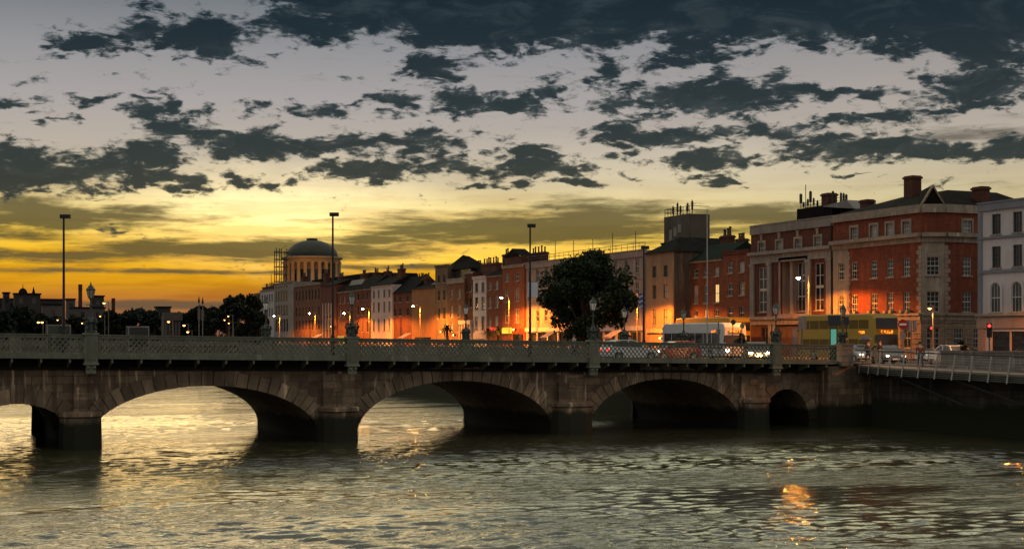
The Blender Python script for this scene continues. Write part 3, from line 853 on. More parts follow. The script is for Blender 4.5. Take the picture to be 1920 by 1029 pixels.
window(a.t, xl - .5, Z1[0], 1.0, Z1[1] - Z1[0], 'sash6'); window(a.t, xl - .5, Z2[0], 1.0, Z2[1] - Z2[0], 'sash6')
for z0, z1, wd in ((*Z1, cw), (*Z2, cw), (.9, ZG - 1.2, .6)):
    o = window(a.t, 0, 0, wd * 2, z1 - z0, 'sash6'); p = to_ch((cl / 2 - wd, 0, z0)); o.location = p; o.rotation_euler = (0, 0, ang)
for x0_, z0, z1, wd in ((2.1, *Z1, 1.05), (2.1, *Z2, 1.05), (2.1, *Z3, 1.05), (1.1, 1.0, ZG - 1.3, 1.0), (3.4, 1.0, ZG - 1.3, .9)):
    o = window(a.t, 0, 0, wd, z1 - z0, 'sash6', glass=M_curt if z0 == Z3[0] else M_glass); o.location = to_face((x0_, 0, z0)); o.rotation_euler = (0, 0, R(90))
for x0_, w_ in ((2.1, 1.05),):
    b_ = MB()
    for a0, a1, z0, z1 in ((-.2, -.003, Z3[0] - .05, Z3[1] + .22), (w_ + .003, w_ + .2, Z3[0] - .05, Z3[1] + .22), (0, w_, Z3[1] + .003, Z3[1] + .22)):
        b_.box(cx1 + .003, cx1 + .08, cy1 + x0_ + a0, cy1 + x0_ + a1, z0, z1)
    b_.build('window_surround', M_trim, a.t)
a_y = on_y(1839, a.Yl - (cx1 - 1.3)) - 88.0
# hipped roof with a stone framed gable over the chamfer
RH = zat(350, 92, 106) - ZS
r = MB(); D_ = 14; ov = .0
e = (-8.0, 6.5, RH - .2); f = (xc - 3.4, 6.0, RH)
r.quad((0, -.0, H), (xc, -.0, H), f, (0, 5.2, RH - 1.2)) if False else None
r.quad((0, 0, H + .02), (xc, 0, H + .02), f, (3.0, 6.0, RH - .1)).quad((xc, 0, H + .02), (cx1, cy1, H + .02), f).quad((cx1, cy1, H + .02), (cx1, 14, H + .02), (xc - 3.4, 12, RH), f)
r.quad((0, 14, H + .02), (0, 0, H + .02), (3.0, 6.0, RH - .1), (3.0, 12, RH - .1)).quad((cx1, 14, H + .02), (0, 14, H + .02), (3, 12, RH - .1), (xc - 3.4, 12, RH)).quad((3, 12, RH - .1), (3, 6, RH - .1), f, (xc - 3.4, 12, RH))
r.build('roof', M_slate, a.t)
gz = H + .05
def gp(u, z, q=-.05): return to_ch((cl / 2 + u, q, z))
gb = MB()
for sg in (-1, 1):
    A_, B_ = (1.05 * sg, gz), (0, gz + 1.75); C_, D2 = (.9 * sg, gz), (0, gz + 1.5)
    gb.hexa([gp(A_[0], A_[1], -.1), gp(B_[0], B_[1], -.1), gp(B_[0], B_[1], .5), gp(A_[0], A_[1], .5), gp(C_[0], C_[1], -.1), gp(D2[0], D2[1], -.1), gp(D2[0], D2[1], .5), gp(C_[0], C_[1], .5)])
gb.build('rooftop_gable', M_rust, a.t)
MB().quad(gp(-.92, gz, .1), gp(.92, gz, .1), gp(0, gz + 1.55, .1)).build('gable_panel', M_slate, a.t)
for sg in (-1, 1):
    p = [gp(1.05 * sg, gz, .3), gp(0, gz + 1.74, .3), to_ch((cl / 2, 4.2, gz + 1.6)), to_ch((cl / 2 + .9 * sg, 2.0, gz + .2))]
    MB().quad(*p).build('dormer_roof', M_slate, a.t)
chimney(a.t, a.xa(1711, 5.6), 5.6, 1.3, H, zat(318, 93.6, 107) - ZS, 0, M_brickd, 1.1)
chimney(a.t, a.xa(1626, 5.0), 5.0, 1.2, H - .5, zat(364, 93, 113) - ZS, 0, M_brickd, .9)
chimney(a.t, cx1 - 1.3, a_y, 1.3, H - 1, zat(346, 95.5, 103) - ZS, 0, M_brickd, 1.0)

# ---- B: classical building with giant pilasters
b = Bld('classical_brick_building', 'four storey brick and stone classical building with tall portal window and antennas on its roof', 1408, 1562, 88.4, 416, M_brickd, D=14)
zb = lambda py, px=1485: b.z(px, py)
H = b.H
ZS1 = zb(592); ZK = zb(466)
wt = b.x(1558)
tallc = [(1430, 1.5), (1536, 1.5)]
px0, px1 = b.x(1464), b.x(1513)
zt0, zt1 = zb(583), zb(497)
for c, w_ in tallc:
    x = b.x(c); b.rects.append((x - w_ / 2, x + w_ / 2, zt0, zt1)); b.wins.append((x - w_ / 2, zt0, w_, zt1 - zt0, dict(style='tall')))
b.rects.append((px0, px1, zt0 - .3, zt1 + .6))
for c in (1429, 1462, 1497, 1534):
    x = b.x(c); z0, z1 = zb(470, 1485), zb(449, 1485)
    b.rects.append((x - .55, x + .55, z0, z1)); b.wins.append((x - .55, z0, 1.1, z1 - z0, dict(style='sash', glass=M_curt)))
    MB().box(x - .75, x - .56, -.1, -.003, z0, z1 + .22).box(x + .56, x + .75, -.1, -.003, z0, z1 + .22).box(x - .56, x + .56, -.1, -.003, z1, z1 + .22).box(x - .16, x + .16, -.14, -.003, z1 + .22, z1 + .75).box(x - .26, x + .26, -.18, -.003, z1 + .75, z1 + .85).build('window_surround', M_trim, b.t)
# ground floor openings: arched door, wide shutters
dx = b.x(1434)
b.rects.append((dx - .7, dx + .7, 0.02, 3.1)); b.wins.append((dx - .7, 0.02, 1.4, 3.08, dict(style='shop', fm=M_framed, sill=False)))
b.rects.append((b.x(1446), b.x(1556), 0.02, ZS1 - 1.0))
b.finish('flat', trimm=M_stuc, cop=.9)
b.band(ZK - .4, ZK - .05, .5, M_stuc, 'cornice').band(ZK - 1.3, ZK - .4, .12, M_stuc, 'frieze').band(ZS1 - .35, ZS1, .4, M_trim, 'cornice').band(ZS1 - .9, ZS1 - .35, .15, M_trim, 'frieze')
b.band(ZK - .02, zb(472), .06, M_stuc, 'string_course')
for c, w_ in ((1412, .7), (1444, .7), (1517, .8), (1556, .8)):
    x = min(max(b.x(c), w_ / 2), b.W - w_ / 2)
    MB().box(x - w_ / 2, x + w_ / 2, -.2, -.004, ZS1, ZK - 1.3).box(x - w_ / 2 - .08, x + w_ / 2 + .08, -.28, -.204, ZK - 1.6, ZK - 1.3).build('pilaster', M_stuc, b.t)
m = MB(); d = 1.1
m.quad((px0, .2, zt0 - .3), (px1, .2, zt0 - .3), (px1, d, zt0 - .3), (px0, d, zt0 - .3)).quad((px0, .2, zt1 + .6), (px1, .2, zt1 + .6), (px1, d, zt1 + .6), (px0, d, zt1 + .6))
m.quad((px0, .2, zt0 - .3), (px0, d, zt0 - .3), (px0, d, zt1 + .6), (px0, .2, zt1 + .6)).quad((px1, d, zt0 - .3), (px1, .2, zt0 - .3), (px1, .2, zt1 + .6), (px1, d, zt1 + .6))
m.quad((px0, d, zt0 - .3), (px1, d, zt0 - .3), (px1, d, zt1 + .6), (px0, d, zt1 + .6))
m.box(px0 - .25, px0, -.12, -.005, zt0 - .3, zt1 + .85).box(px1, px1 + .25, -.12, -.005, zt0 - .3, zt1 + .85).box(px0, px1, -.12, -.005, zt1 + .6, zt1 + .85)
m.box(px0 - .3, px1 + .3, -.5, -.006, zt0 - .75, zt0 - .3)
m.build('portal', M_stucp, b.t)
for f_ in (.30, .93):
    x = px0 + (px1 - px0) * f_
    MB().lathe([(.30, 0), (.30, .2), (.24, .25), (.21, zt1 - zt0 + .5), (.3, zt1 - zt0 + .6), (.3, zt1 - zt0 + .9)], (x, .45, zt0 - .3), 12).build('column', M_stucp, b.t)
window(b.t, px0 + (px1 - px0) * .40, zt0, (px1 - px0) * .48, zt1 - zt0 + .3, 'big', y=d - .3)
rl = MB()
for k in range(14): rl.bar((px0 + (px1 - px0) * (.4 + .48 * k / 13), .7, zt0 + .0), (px0 + (px1 - px0) * (.4 + .48 * k / 13), .7, zt0 + 1.1), .03)
rl.bar((px0 + (px1 - px0) * .4, .7, zt0 + 1.1), (px0 + (px1 - px0) * .88, .7, zt0 + 1.1), .05)
rl.build('balcony_railing', M_darkm, b.t)
x0_, x1_ = b.x(1446), b.x(1556)
MB().quad((x0_, .19, .02), (x1_, .19, .02), (x1_, .19, ZS1 - 1), (x0_, .19, ZS1 - 1)).build('shopfront_backing', M_brown, b.t)
M_door = mat('timber_door', (.22, .10, .05), .7, .3, 1.0, brick=(.2, 50, .3))
for k in range(4):
    u0 = x0_ + .15 + k * 1.35
    MB().box(u0, u0 + 1.15, .08, .18, .02, ZS1 - 1.2).build('timber_shutter', M_door, b.t)
MB().box(b.x(1485), b.x(1499), .05, .18, .02, ZS1 - 1.3).build('blue_door', mat('blue_paint', (.06, .10, .18), .6), b.t)
for c in (1444, 1452, 1517): MB().box(b.x(c) - .25, b.x(c) + .25, -.12, -.007, 0, ZS1 - .9).build('pier', M_trim, b.t)
# drainpipe
MB().tube([(b.W - .1, -.12, .3), (b.W - .1, -.12, H - .5)], .09, 6).build('drainpipe', M_darkm, b.t)
# rooftop plant room and antennas
yb = lambda px, X: b.Yl - on_x(px, X)
Xr = 94.0; zr = lambda py, px: zat(py, Xr, on_x(px, Xr)) - ZS
rx0, rx1 = yb(1494, Xr), yb(1560, Xr)
pr = MB().box(rx0, rx1, 5.6, 9, H - .5, zr(389, 1520)); pr.build('plant_room', M_slate, b.t)
MB().hexa([(yb(1545, Xr), 5.4, zr(388, 1545)), (yb(1605, Xr), 5.4, zr(392, 1600)), (yb(1605, Xr), 9, zr(392, 1600)), (yb(1545, Xr), 9, zr(388, 1545)), (yb(1545, Xr), 5.4, zr(387, 1545)), (yb(1590, Xr), 5.4, zr(375, 1590)), (yb(1590, Xr), 9, zr(375, 1590)), (yb(1545, Xr), 9, zr(387, 1545))]).build('rooflight', M_stuc, b.t)
chimney(b.t, yb(1542, Xr), 6.5, 1.2, zr(392, 1542), zr(362, 1542), 0, M_brickd, 1.2)
for c, t_, w_ in ((1496, 362, .28), (1505, 346, .08), (1514, 357, .25), (1520, 370, .1), (1527, 375, .1), (1556, 357, .2), (1571, 360, .14), (1576, 361, .14), (1581, 363, .18), (1492, 390, .25), (1501, 378, .12), (1509, 372, .12)):
    x = yb(c, Xr); z0_ = zr(394, c); z1_ = zr(t_, c)
    m = MB().tube([(x, 6, z0_ - 1), (x, 6, z1_)], .045, 6)
    if w_ > .09: m.box(x - w_ / 2, x + w_ / 2, 5.9, 6.1, z1_ - (z1_ - z0_) * .6, z1_ - .1)
    m.build('antenna', M_darkm, b.t)
m = MB()
for q in range(4):
    z_ = zr(391 - q * 5, 1530); m.tube([(yb(1503, Xr), 6, z_), (yb(1580, Xr), 6, z_)], .025, 4)
m.build('roof_railing', M_darkm, b.t)

# ---- C, D: brick town houses
c = Bld('brick_town_house', 'narrow brown-red brick town house with two window bays left of the classical building', 1355, 1408, 89.5, 471, brickm('rust_brick', (.20, .065, .032)), D=11)
c.grid([1369, 1391], [(491, 511), (529, 554), (575, 598)], 1.05, 1380); c.finish('flat', cop=.3, trimm=M_brickd)
chimney(c.t, c.xa(1391, 5), 5, 1.5, c.H - .5, zat(446, 94.5, 143) - ZS, 3)
chimney(c.t, c.xa(1364, 5), 5, 1.9, c.H - .5, zat(443, 94.5, 149) - ZS, 5)
c = Bld('brick_town_house', 'dark brick town house with three window bays and white frames below the concrete tower', 1288, 1355, 89.5, 486, brickm('brown_red_brick', (.17, .062, .035)), D=11)
c.grid([1305, 1324, 1344], [(503, 519), (534, 568), (581, 605)], .95, 1322, lit={(1, 2)}); c.finish('gable', 2.0, roofm=M_slateg)
# ---- E: beige building with a grey flank
e_ = Bld('beige_corner_house', 'flat fronted beige rendered house glowing orange at its base with a blank grey side wall', 1211, 1263, 87.2, 474, mat('beige_render', (.25, .165, .10), .85, .3, .4, streak=.25), D=12)
e_.grid([1227, 1248], [(498, 520), (534, 560), (580, 609)], .95, 1237, fm=M_framed); e_.finish('hip', 2.0, trim=False)
MB().box(e_.W + .002, e_.W + .06, 0.1, 11.8, 0, e_.H - .1).build('side_wall', M_conc, e_.t)
MB().box(e_.W * .1, e_.W * .9, -.3, -.003, 2.6, 3.1).build('shop_fascia', M_redneon if False else M_trim, e_.t)
# concrete tower behind
Xt = 103.0
yt = on_x(1245, Xt)
t = thing('concrete_tower', 'brown concrete plant tower with railings round its flat top standing behind the town houses', 'tower', (Xt, yt, ZS), R(-90))
wt = yt - on_x(1292, Xt); dt = 3.3; ht = zat(404, Xt, yt - wt / 2) - ZS
m = MB().box(0, wt, 0, dt, 0, ht); m.build('wall', M_conc, t)
m = MB()
for q in (.55, 1.1):
    m.tube([(0.1, 0.1, ht + q), (wt - .1, 0.1, ht + q), (wt - .1, dt, ht + q)], .04, 4); m.tube([(0.1, 0.1, ht + q), (.1, dt, ht + q)], .04, 4)
for k in range(9): m.tube([(.1 + (wt - .2) * k / 8, .1, ht), (.1 + (wt - .2) * k / 8, .1, ht + 1.1)], .05, 4)
m.build('railing', M_darkm, t)
for k, (f_, h_) in enumerate(((.12, 1.6), (.3, 2.0), (.42, 1.5), (.7, 1.7), (.88, 2.0))):
    MB().tube([(wt * f_, 1, ht), (wt * f_, 1, ht + h_)], .07, 5).box(wt * f_ - .12, wt * f_ + .12, .9, 1.1, ht + h_ * .3, ht + h_ * .9).build('antenna', M_darkm, t)
m = MB().lathe([(.3, 0), (1.3, .5), (1.9, 1.1), (2.0, 1.3), (0, 1.3)], (wt * .52, -.4, ht - 5.2), 16); m.build('cowl', M_darkm, t)
for k in range(3):
    MB().box(wt * (.22 + .18 * k), wt * (.22 + .18 * k) + .8, -.06, -.004, ht - 3.4 + .5 * k, ht - 1.9 + .3 * k).build('louvre', M_stuc, t)

# ---- F: long pale terrace behind the tree
f_ = Bld('long_stucco_terrace', 'long pale stucco terrace with deep cornice standing behind the big street tree', 983, 1209, 87.8, 14.1, M_stucp, D=12)
H = f_.z(1204, 469); f_.H = H
zr_ = lambda py: f_.z(1008, py)
for c_ in (992, 1008, 1024, 1041, 1058, 1076, 1094, 1113, 1133, 1153, 1174, 1194):
    for z1, z0 in ((zr_(505), zr_(528)), (zr_(543), zr_(565)), (zr_(582), zr_(603))):
        x = f_.x(c_); f_.rects.append((x - .5, x + .5, z0, z1)); f_.wins.append((x - .5, z0, 1.0, z1 - z0, dict(style='sash')))
f_.rects.append((1.0, f_.W - 1, .3, 2.7))
f_.finish('flat', cop=.8, trimm=M_stucp)
f_.band(zr_(536) - .1, zr_(536) + .1, .1, M_stucp).band(2.9, 3.5, .25, M_stucw, 'shop_fascia')
m = MB(); m.quad((1, .19, .3), (f_.W - 1, .19, .3), (f_.W - 1, .19, 2.7), (1, .19, 2.7)); m.build('shop_glass', M_glass, f_.t)
k = 1.0
while k < f_.W - 1:
    MB().box(k, k + .35, -.08, .15, .0, 2.89).build('shop_pier', M_stucw, f_.t); k += 3.4

m = MB()
for k in range(24): m.tube([(f_.W * k / 23 * .98 + .1, .4, H + .1), (f_.W * k / 23 * .98 + .1, .4, H + 1.0)], .03, 4)
m.tube([(.1, .4, H + 1.0), (f_.W * .98, .4, H + 1.0)], .035, 4).tube([(.1, .4, H + .6), (f_.W * .98, .4, H + .6)], .03, 4)
m.build('roof_railing', M_darkm, f_.t)
for px in (1034, 1068, 1104, 1141, 1184): MB().tube([(f_.x(px), .6, H), (f_.x(px), .6, H + random.uniform(2, 3.2))], .045, 5).build('antenna', M_darkm, f_.t)
chimney(f_.t, f_.xa(1010, 4), 4, 5.0, H - .3, zat(471, 91.5, 192) - ZS, 5)
# ---- E ... K: smaller houses
g_ = Bld('orange_lit_brick_house', 'tall gabled brick house glowing orange under a lamp, left of the stucco terrace', 942, 983, 87.5, 498, M_bricko, D=11)
g_.grid([950.5, 970], [(511, 527), (540, 565), (579, 605)], 1.35, 962); g_.finish('flat', cop=.3)
gx0, gx1 = g_.xa(947, .5), g_.xa(977, .5)
m = MB().box(gx0, gx1, .5, 2.4, g_.H, g_.z(962, 480)); m.build('attic_block', M_brickd, g_.t)
gz_ = g_.z(962, 480)
m = MB().quad((gx0, .35, gz_), (gx1, .35, gz_), ((gx0 + gx1) / 2, .35, gz_ + 1.2)).quad((gx0, .35, gz_), ((gx0 + gx1) / 2, .35, gz_ + 1.2), ((gx0 + gx1) / 2, 2.5, gz_ + 1.2), (gx0, 2.5, gz_)).quad(((gx0 + gx1) / 2, .35, gz_ + 1.2), (gx1, .35, gz_), (gx1, 2.5, gz_), ((gx0 + gx1) / 2, 2.5, gz_ + 1.2)); m.build('roof_gable', M_slate, g_.t)
MB().box(g_.x(945), g_.x(961), -.35, -.1, 2.7, 3.6).build('yellow_sign', mat('yellow_sign', None, emit=(1, .55, .04), estr=1.5), g_.t)
MB().box(g_.x(963), g_.x(981), -.1, -.004, .4, 2.6).build('shop_glass', M_glass, g_.t)
h = Bld('brick_town_house', 'brick town house with slate roof and long six pot chimney behind the palms', 912, 942, 88, 515, M_brick, D=11)
h.grid([918.5, 931], [(527, 543), (554, 577), (592, 612)], 1.2, 927, fm=M_frame, glass=M_curt); h.finish('gable', 1.5)
chimney(h.t, h.xa(921, 2), 2, 6.4, h.H - .5, zat(492, 90, 206) - ZS, 7)
MB().box(h.x(921), h.x(936), -.3, -.15, 3.05, 3.65).build('red_neon_sign', M_redneon, h.t)
i_ = Bld('white_narrow_house', 'narrow lilac-white rendered house with two window bays, between two brick houses', 887, 912, 88, 519, M_stucb, D=11)
i_.grid([893.5, 905.5], [(530, 547), (557, 580), (593, 618)], 1.25, 899, fm=M_framed); i_.finish('flat', cop=.3, trimm=M_stucb)
MB().box(.4, i_.W - .3, -.2, -.003, 1.9, 2.9).build('shop_fascia', M_stucw, i_.t)
MB().box(.8, i_.W * .6, -.1, -.004, .2, 1.6).build('lit_shop_window', M_orangeglow, i_.t)
j = Bld('dark_red_house', 'slim dark red brick house above a white columned shopfront', 871, 887, 88, 511, M_brickd, D=11)
j.grid([875, 883], [(534, 547), (559, 576)], 1.0, 879, fm=M_framed); j.finish('flat', cop=.2)
m = MB().box(-1.5, j.W, -.5, -.005, 4.3, 4.9)
for k in range(5): m.box(-1.4 + k * (j.W + 1.0) / 4, -1.15 + k * (j.W + 1.0) / 4, -.45, -.006, .2, 4.3)
m.build('white_shopfront', M_stucw, j.t)
k_ = Bld('brick_penthouse_block', 'brown brick apartment block with glazed penthouse behind a balustrade', 839, 871, 87.6, 523, M_brickb, D=12)
k_.grid([847, 861], [(542, 560), (573, 594), (604, 622)], 1.1, 855, glass=M_curt); k_.finish('flat', cop=.7, trimm=M_stuc)
MB().box(.5, k_.W - .2, 1.2, 3.4, k_.H, k_.z(855, 504)).build('penthouse', M_glass, k_.t)
zz = k_.z(855, 504)
m = MB().quad((-3.5, .6, zz), (k_.W + .4, .6, zz), (k_.W - 3.0, 2.4, zz + 1.9), (1.0, 2.4, zz + 2.5)).quad((-3.5, .6, zz), (1.0, 2.4, zz + 2.5), (-3.5, 4.4, zz)).quad((k_.W + .4, .6, zz), (k_.W + .4, 4.4, zz), (k_.W - 3.0, 2.4, zz + 1.9)).quad((-3.5, 4.4, zz), (1.0, 2.4, zz + 2.5), (k_.W - 3.0, 2.4, zz + 1.9), (k_.W + .4, 4.4, zz))
m.build('roof', M_slate, k_.t)
l_ = Bld('brown_rendered_block', 'tall brown rendered end block with flat eaves beside the orange blank wall', 816, 839, 87.6, 498, M_brown, D=12)
l_.grid([823, 833], [(516, 530), (545, 563), (577, 597)], 1.1, 827, fm=M_framed); l_.finish('flat', cop=.2, trimm=M_brown)
l2 = Bld('blank_gable_house', 'low wide house with a blank orange-lit wall and slate roof with pale skylight', 772, 816, 88, 540, mat('ochre_render', (.26, .13, .055), .9, .3, .2, streak=.3), D=14)
l2.rects.append((1.5, l2.W - 2, .3, 2.2)); l2.wins.append((1.5, .3, l2.W - 3.5, 1.9, dict(style='shop', fm=M_framed, sill=False)))
l2.finish('gable', 2.6, trim=False)
MB().quad((l2.W - 5.2, 1.2, l2.H + .62), (l2.W - .6, 1.2, l2.H + .62), (l2.W - 1.2, 4.0, l2.H + 1.75), (l2.W - 4.8, 4.0, l2.H + 1.75)).build('skylight', M_stuc, l2.t)
chimney(l2.t, l2.xa(789, 6), 6, 4.0, l2.H + 1, zat(511, 94, 230) - ZS, 4, d=1.4)
chimney(l2.t, l2.xa(806, 7), 7, 3.0, l2.H + .5, zat(523, 95, 226) - ZS, 0, d=1.4)
l3 = Bld('mansard_roofed_house', 'dark mansard roofed house between the white house and the blank orange wall', 735, 772, 88.3, 548, M_brickd, D=12)
l3.grid([741, 751, 765], [(556, 566), (578, 592)], 1.2, 753, fm=M_framed); l3.rects = l3.rects; l3.finish('gable', 3.0, trim=False)
chimney(l3.t, l3.xa(742, 5.0), 5.0, 3.4, l3.H + 2, zat(513, 93, 245) - ZS, 3); chimney(l3.t, l3.xa(764, 6), 6, 3.0, l3.H + 2, zat(519, 93, 238) - ZS, 2)
m_ = Bld('white_four_bay_house', 'pale rendered house with four window bays, lit orange low down by a street lamp', 696, 735, 88, 534, M_stucw, D=11)
m_.grid([701, 710, 720.5, 730], [(544, 557), (566, 584), (598, 620)], 1.05, 715, fm=M_framed); m_.finish('gable', 1.7, trimm=M_stucw); chimney(m_.t, m_.xa(706, 5), 5, 2.6, m_.H, m_.H + 3.2, 3); chimney(m_.t, m_.xa(727, 4), 4, 2.2, m_.H, m_.H + 3.0, 2)
n_ = Bld('dark_red_brick_terrace', 'dark red brick house with three tight window bays left of the pale four bay house', 666, 696, 88, 541, M_brickd, D=11)
n_.grid([672, 681, 690], [(550, 562), (574, 590), (602, 622)], 1.0, 681, fm=M_framed); n_.finish('gable', 2.6)
n2 = Bld('dormered_brick_house', 'dark brick house with a glazed metal roof box and yellow lit shop window', 631, 666, 88, 545, M_brickd, D=11)
n2.grid([638, 646, 655], [(555, 568), (580, 594)], 1.0, 648); n2.finish('gable', 2.4)
MB().hexa([(3.2, 1.0, n2.H), (n2.W - .6, 1.0, n2.H), (n2.W - .6, 5, n2.H), (3.2, 5, n2.H), (4.0, 2.0, n2.H + 2.2), (n2.W - .2, 2.0, n2.H + 2.2), (n2.W - .2, 5, n2.H + 2.2), (4.0, 5, n2.H + 2.2)]).build('glazed_dormer', M_stuc, n2.t)
MB().box(1.0, 5.5, -.12, -.004, .3, 2.6).build('lit_shop_window', mat('yellow_lit_glass', None, emit=(.75, .42, .05), estr=.7), n2.t)
n3 = Bld('arcaded_brick_house', 'dark brick building with two tiers of white arched windows lit orange', 601, 631, 87.8, 534, M_brickd, D=11)
n3.grid([609, 614.3, 619.6], [(571, 590), (596, 616)], .95, 614, arch=False, fm=M_frame, glass=M_curt); n3.finish('gable', 1.2, trim=False)
for c_ in (606, 611.6, 617, 622.4): MB().box(n3.x(c_) - .16, n3.x(c_) + .16, -.14, -.004, .3, n3.z(614, 568)).build('pilaster', M_stucw, n3.t)
o_ = Bld('brick_office_block', 'long brown brick office block with ribbon of narrow windows under a grey slab roof', 550, 601, 88, 534, M_brickb, D=16)
o_.grid([556, 562, 568, 574, 580, 586, 592, 598], [(544, 562), (576, 592), (600, 618)], 1.0, 575, fm=M_framed, sill=False); o_.finish('flat', cop=.2)
MB().box(-6, o_.W + 16, 6, 16, o_.H - .5, o_.z(575, 519)).build('roof_storey', M_slate, o_.t)
q_ = Bld('white_grid_office', 'white concrete grid fronted office with square attic windows right of the riverside tree', 514, 550, 87.8, 530, M_stuc, D=16)
q_.grid([518, 523, 528, 533, 538], [(543, 564), (571, 590), (597, 622)], 1.9, 528, fm=M_stuc, sill=False, sm=M_stuc) if False else None
for z1, z0 in ((536, 541), (545, 566), (572, 592), (598, 622)):
    for c_ in (518, 523, 528, 533, 538): 
        x = q_.x(c_); q_.rects.append((x - .95, x + .95, q_.z(532, z0), q_.z(532, z1))); q_.wins.append((x - .95, q_.z(532, z0), 1.9, q_.z(532, z1) - q_.z(532, z0), dict(style='plain', fm=M_stucw, sill=False)))
q_.finish('flat', cop=.2)
s_ = Bld('pale_attic_building', 'pale grey building with five slim top windows, half hidden by the riverside tree', 488, 514, 88, 544, M_stucw, D=14)
s_.grid([492, 496.5, 501, 505.5, 510], [(552, 566), (578, 594)], 1.1, 501, fm=M_framed, sill=False); s_.finish('flat', cop=.2)
chimney(s_.t, s_.W * .7, 5, 6, s_.H - .5, s_.H + 1.2, 6)
u_ = Bld('dark_chimneyed_block', 'dark block crowned by a broad many potted chimney at the left end of the terrace', 467, 488, 89, 551, M_brickd, D=14)
u_.finish('gable', 1.5); chimney(u_.t, u_.W * .5, 4, u_.W * .85, u_.H - .2, u_.z(478, 537), 8, d=1.6)
MB().tube([(3, 5, u_.H), (3, 5, u_.z(478, 512))], .07, 5).build('antenna', M_darkm, u_.t)
for bb, px, y, w, h_, n_p in ((o_, 570, 3, 2.2, 2.4, 3), (n3, 612, 3, 2.2, 3.0, 3), (n2, 640, 3, 2.4, 3.4, 4), (n_, 683, 3, 2.4, 3.2, 4), (l3, 753, 2, 2.0, 4.6, 3), (l2, 800, 3, 2.6, 2.0, 5), (j, 877, 2, 2.2, 2.0, 3), (i_, 899, 3, 1.6, 2.2, 2), (g_, 950, 4, 1.4, 2.4, 2)):
    chimney(bb.t, bb.xa(px, y), y, w, bb.H - .3, bb.H + h_, n_p)
# white building right of Capel Street
YW = on_x(1835, 83.5)
w_ = Bld('white_corner_shop', 'lilac-white rendered building with arched first floor windows over a shopfront at the right edge', 1835, 1975, 83.5, 13, M_stucb, D=14)
H = w_.z(1835, 384); w_.H = H; zw = lambda py, px=1880: w_.z(px, py)
for c_ in (1868, 1908, 1948):
    for z1, z0 in ((400, 438), (461, 501)):
        x = w_.x(c_); w_.rects.append((x - .5, x + .5, zw(z0), zw(z1))); w_.wins.append((x - .5, zw(z0), 1.0, zw(z1) - zw(z0), dict(style='sash6', fm=M_framed)))
    x = w_.x(c_); z0, z1 = zw(586), zw(529)
    w_.rects.append((x - .55, x + .55, z0, z1 - .55)); w_.wins.append((x - .55, z0, 1.1, z1 - z0, dict(style='sash', arch=True, y=-.19)))
    w_.wins[-1] = (x - .55, z0, 1.1, z1 - z0, dict(arch=True, y=-.165, glass=M_glass))
    s2 = MB(); n = 14
    for k in range(n):
        a0, a1 = math.pi * k / n, math.pi * (k + 1) / n
        P_ = lambda a_, r_: (x + r_ * math.cos(a_), z1 - .55 + r_ * math.sin(a_))
        A_, B_, C_, D2 = P_(a0, .56), P_(a0, .78), P_(a1, .78), P_(a1, .56)
        s2.hexa([(A_[0], -.12, A_[1]), (B_[0], -.12, B_[1]), (B_[0], -.003, B_[1]), (A_[0], -.003, A_[1]), (D2[0], -.12, D2[1]), (C_[0], -.12, C_[1]), (C_[0], -.003, C_[1]), (D2[0], -.003, D2[1])])
    s2.box(x - .78, x - .56, -.12, -.003, z0, z1 - .55).box(x + .56, x + .78, -.12, -.003, z0, z1 - .55)
    s2.build('arched_surround', M_stucb, w_.t)
w_.rects.append((1.4, w_.W - .2, .25, zw(621)))
w_.finish('flat', cop=.6, trimm=M_blue)
w_.band(zw(446), zw(442), .14, M_blue).band(zw(511), zw(505), .14, M_blue).band(zw(592), zw(588), .45, M_trim, 'cornice').band(zw(615), zw(596), .22, M_stucp, 'shop_fascia')
MB().box(0, .45, -.1, -.004, zw(588), H - .7).build('corner_strip', M_blue, w_.t)
MB().box(.15, .75, -.25, -.004, 0, zw(616)).build('pilaster', M_stucp, w_.t)
MB().quad((1.4, .19, .25), (w_.W - .2, .19, .25), (w_.W - .2, .19, zw(621)), (1.4, .19, zw(621))).build('shop_glass', M_glass, w_.t)
MB().box(w_.x(1893) - .05, w_.x(1893) + .05, .05, .18, .25, zw(621)).build('shop_mullion', M_frame, w_.t)
MB().tube([(w_.x(1913), 3, H), (w_.x(1913), 3, H + 1.4)], .04, 5).build('antenna', M_darkm, w_.t)

# ---- the domed courthouse
XD, YD = 118.0, 407.0
XD = on_y(585, YD)
dd = depth(XD, YD); zz_ = lambda py: EYE + (637 - py) * dd / F
dm = thing('domed_courthouse', 'great round colonnaded drum under a green copper dome rising behind the quay buildings', 'courthouse', (XD, YD, ZS))
k = dd / F
R0 = 56 * k
zt, zs_, zc0, zc1 = zz_(450) - ZS, zz_(481) - ZS, zz_(492) - ZS, zz_(540) - ZS
prof = [(R0 * 1.0, zs_ - .3)]
for q in range(13):
    a_ = math.pi / 2 * q / 12
    prof.append((R0 * .86 * math.cos(a_), zs_ + (zt - zs_) * math.sin(a_)))
MB().lathe(prof, n=48).build('dome', M_dome, dm, smooth=False)
MB().lathe([(1.6, 0), (1.6, .8), (0, 1.0)], (0, 0, zt - .4), 16).build('dome_cap', M_dome, dm)
MB().lathe([(R0 * .93, zc0 - .2), (R0 * .95, zc0), (R0 * .95, zs_ - 1.0), (R0 * 1.03, zs_ - .7), (R0 * 1.03, zs_ - .3), (R0 * .8, zs_ - .25)], n=48).build('entablature', mat('sandstone', (.36, .25, .14), .85, .3, .3), dm)
MB().lathe([(R0 * .78, zc1), (R0 * .78, zc0)], n=48).build('drum_wall', mat('drum_stone', (.28, .17, .10), .85, .4, .3), dm)
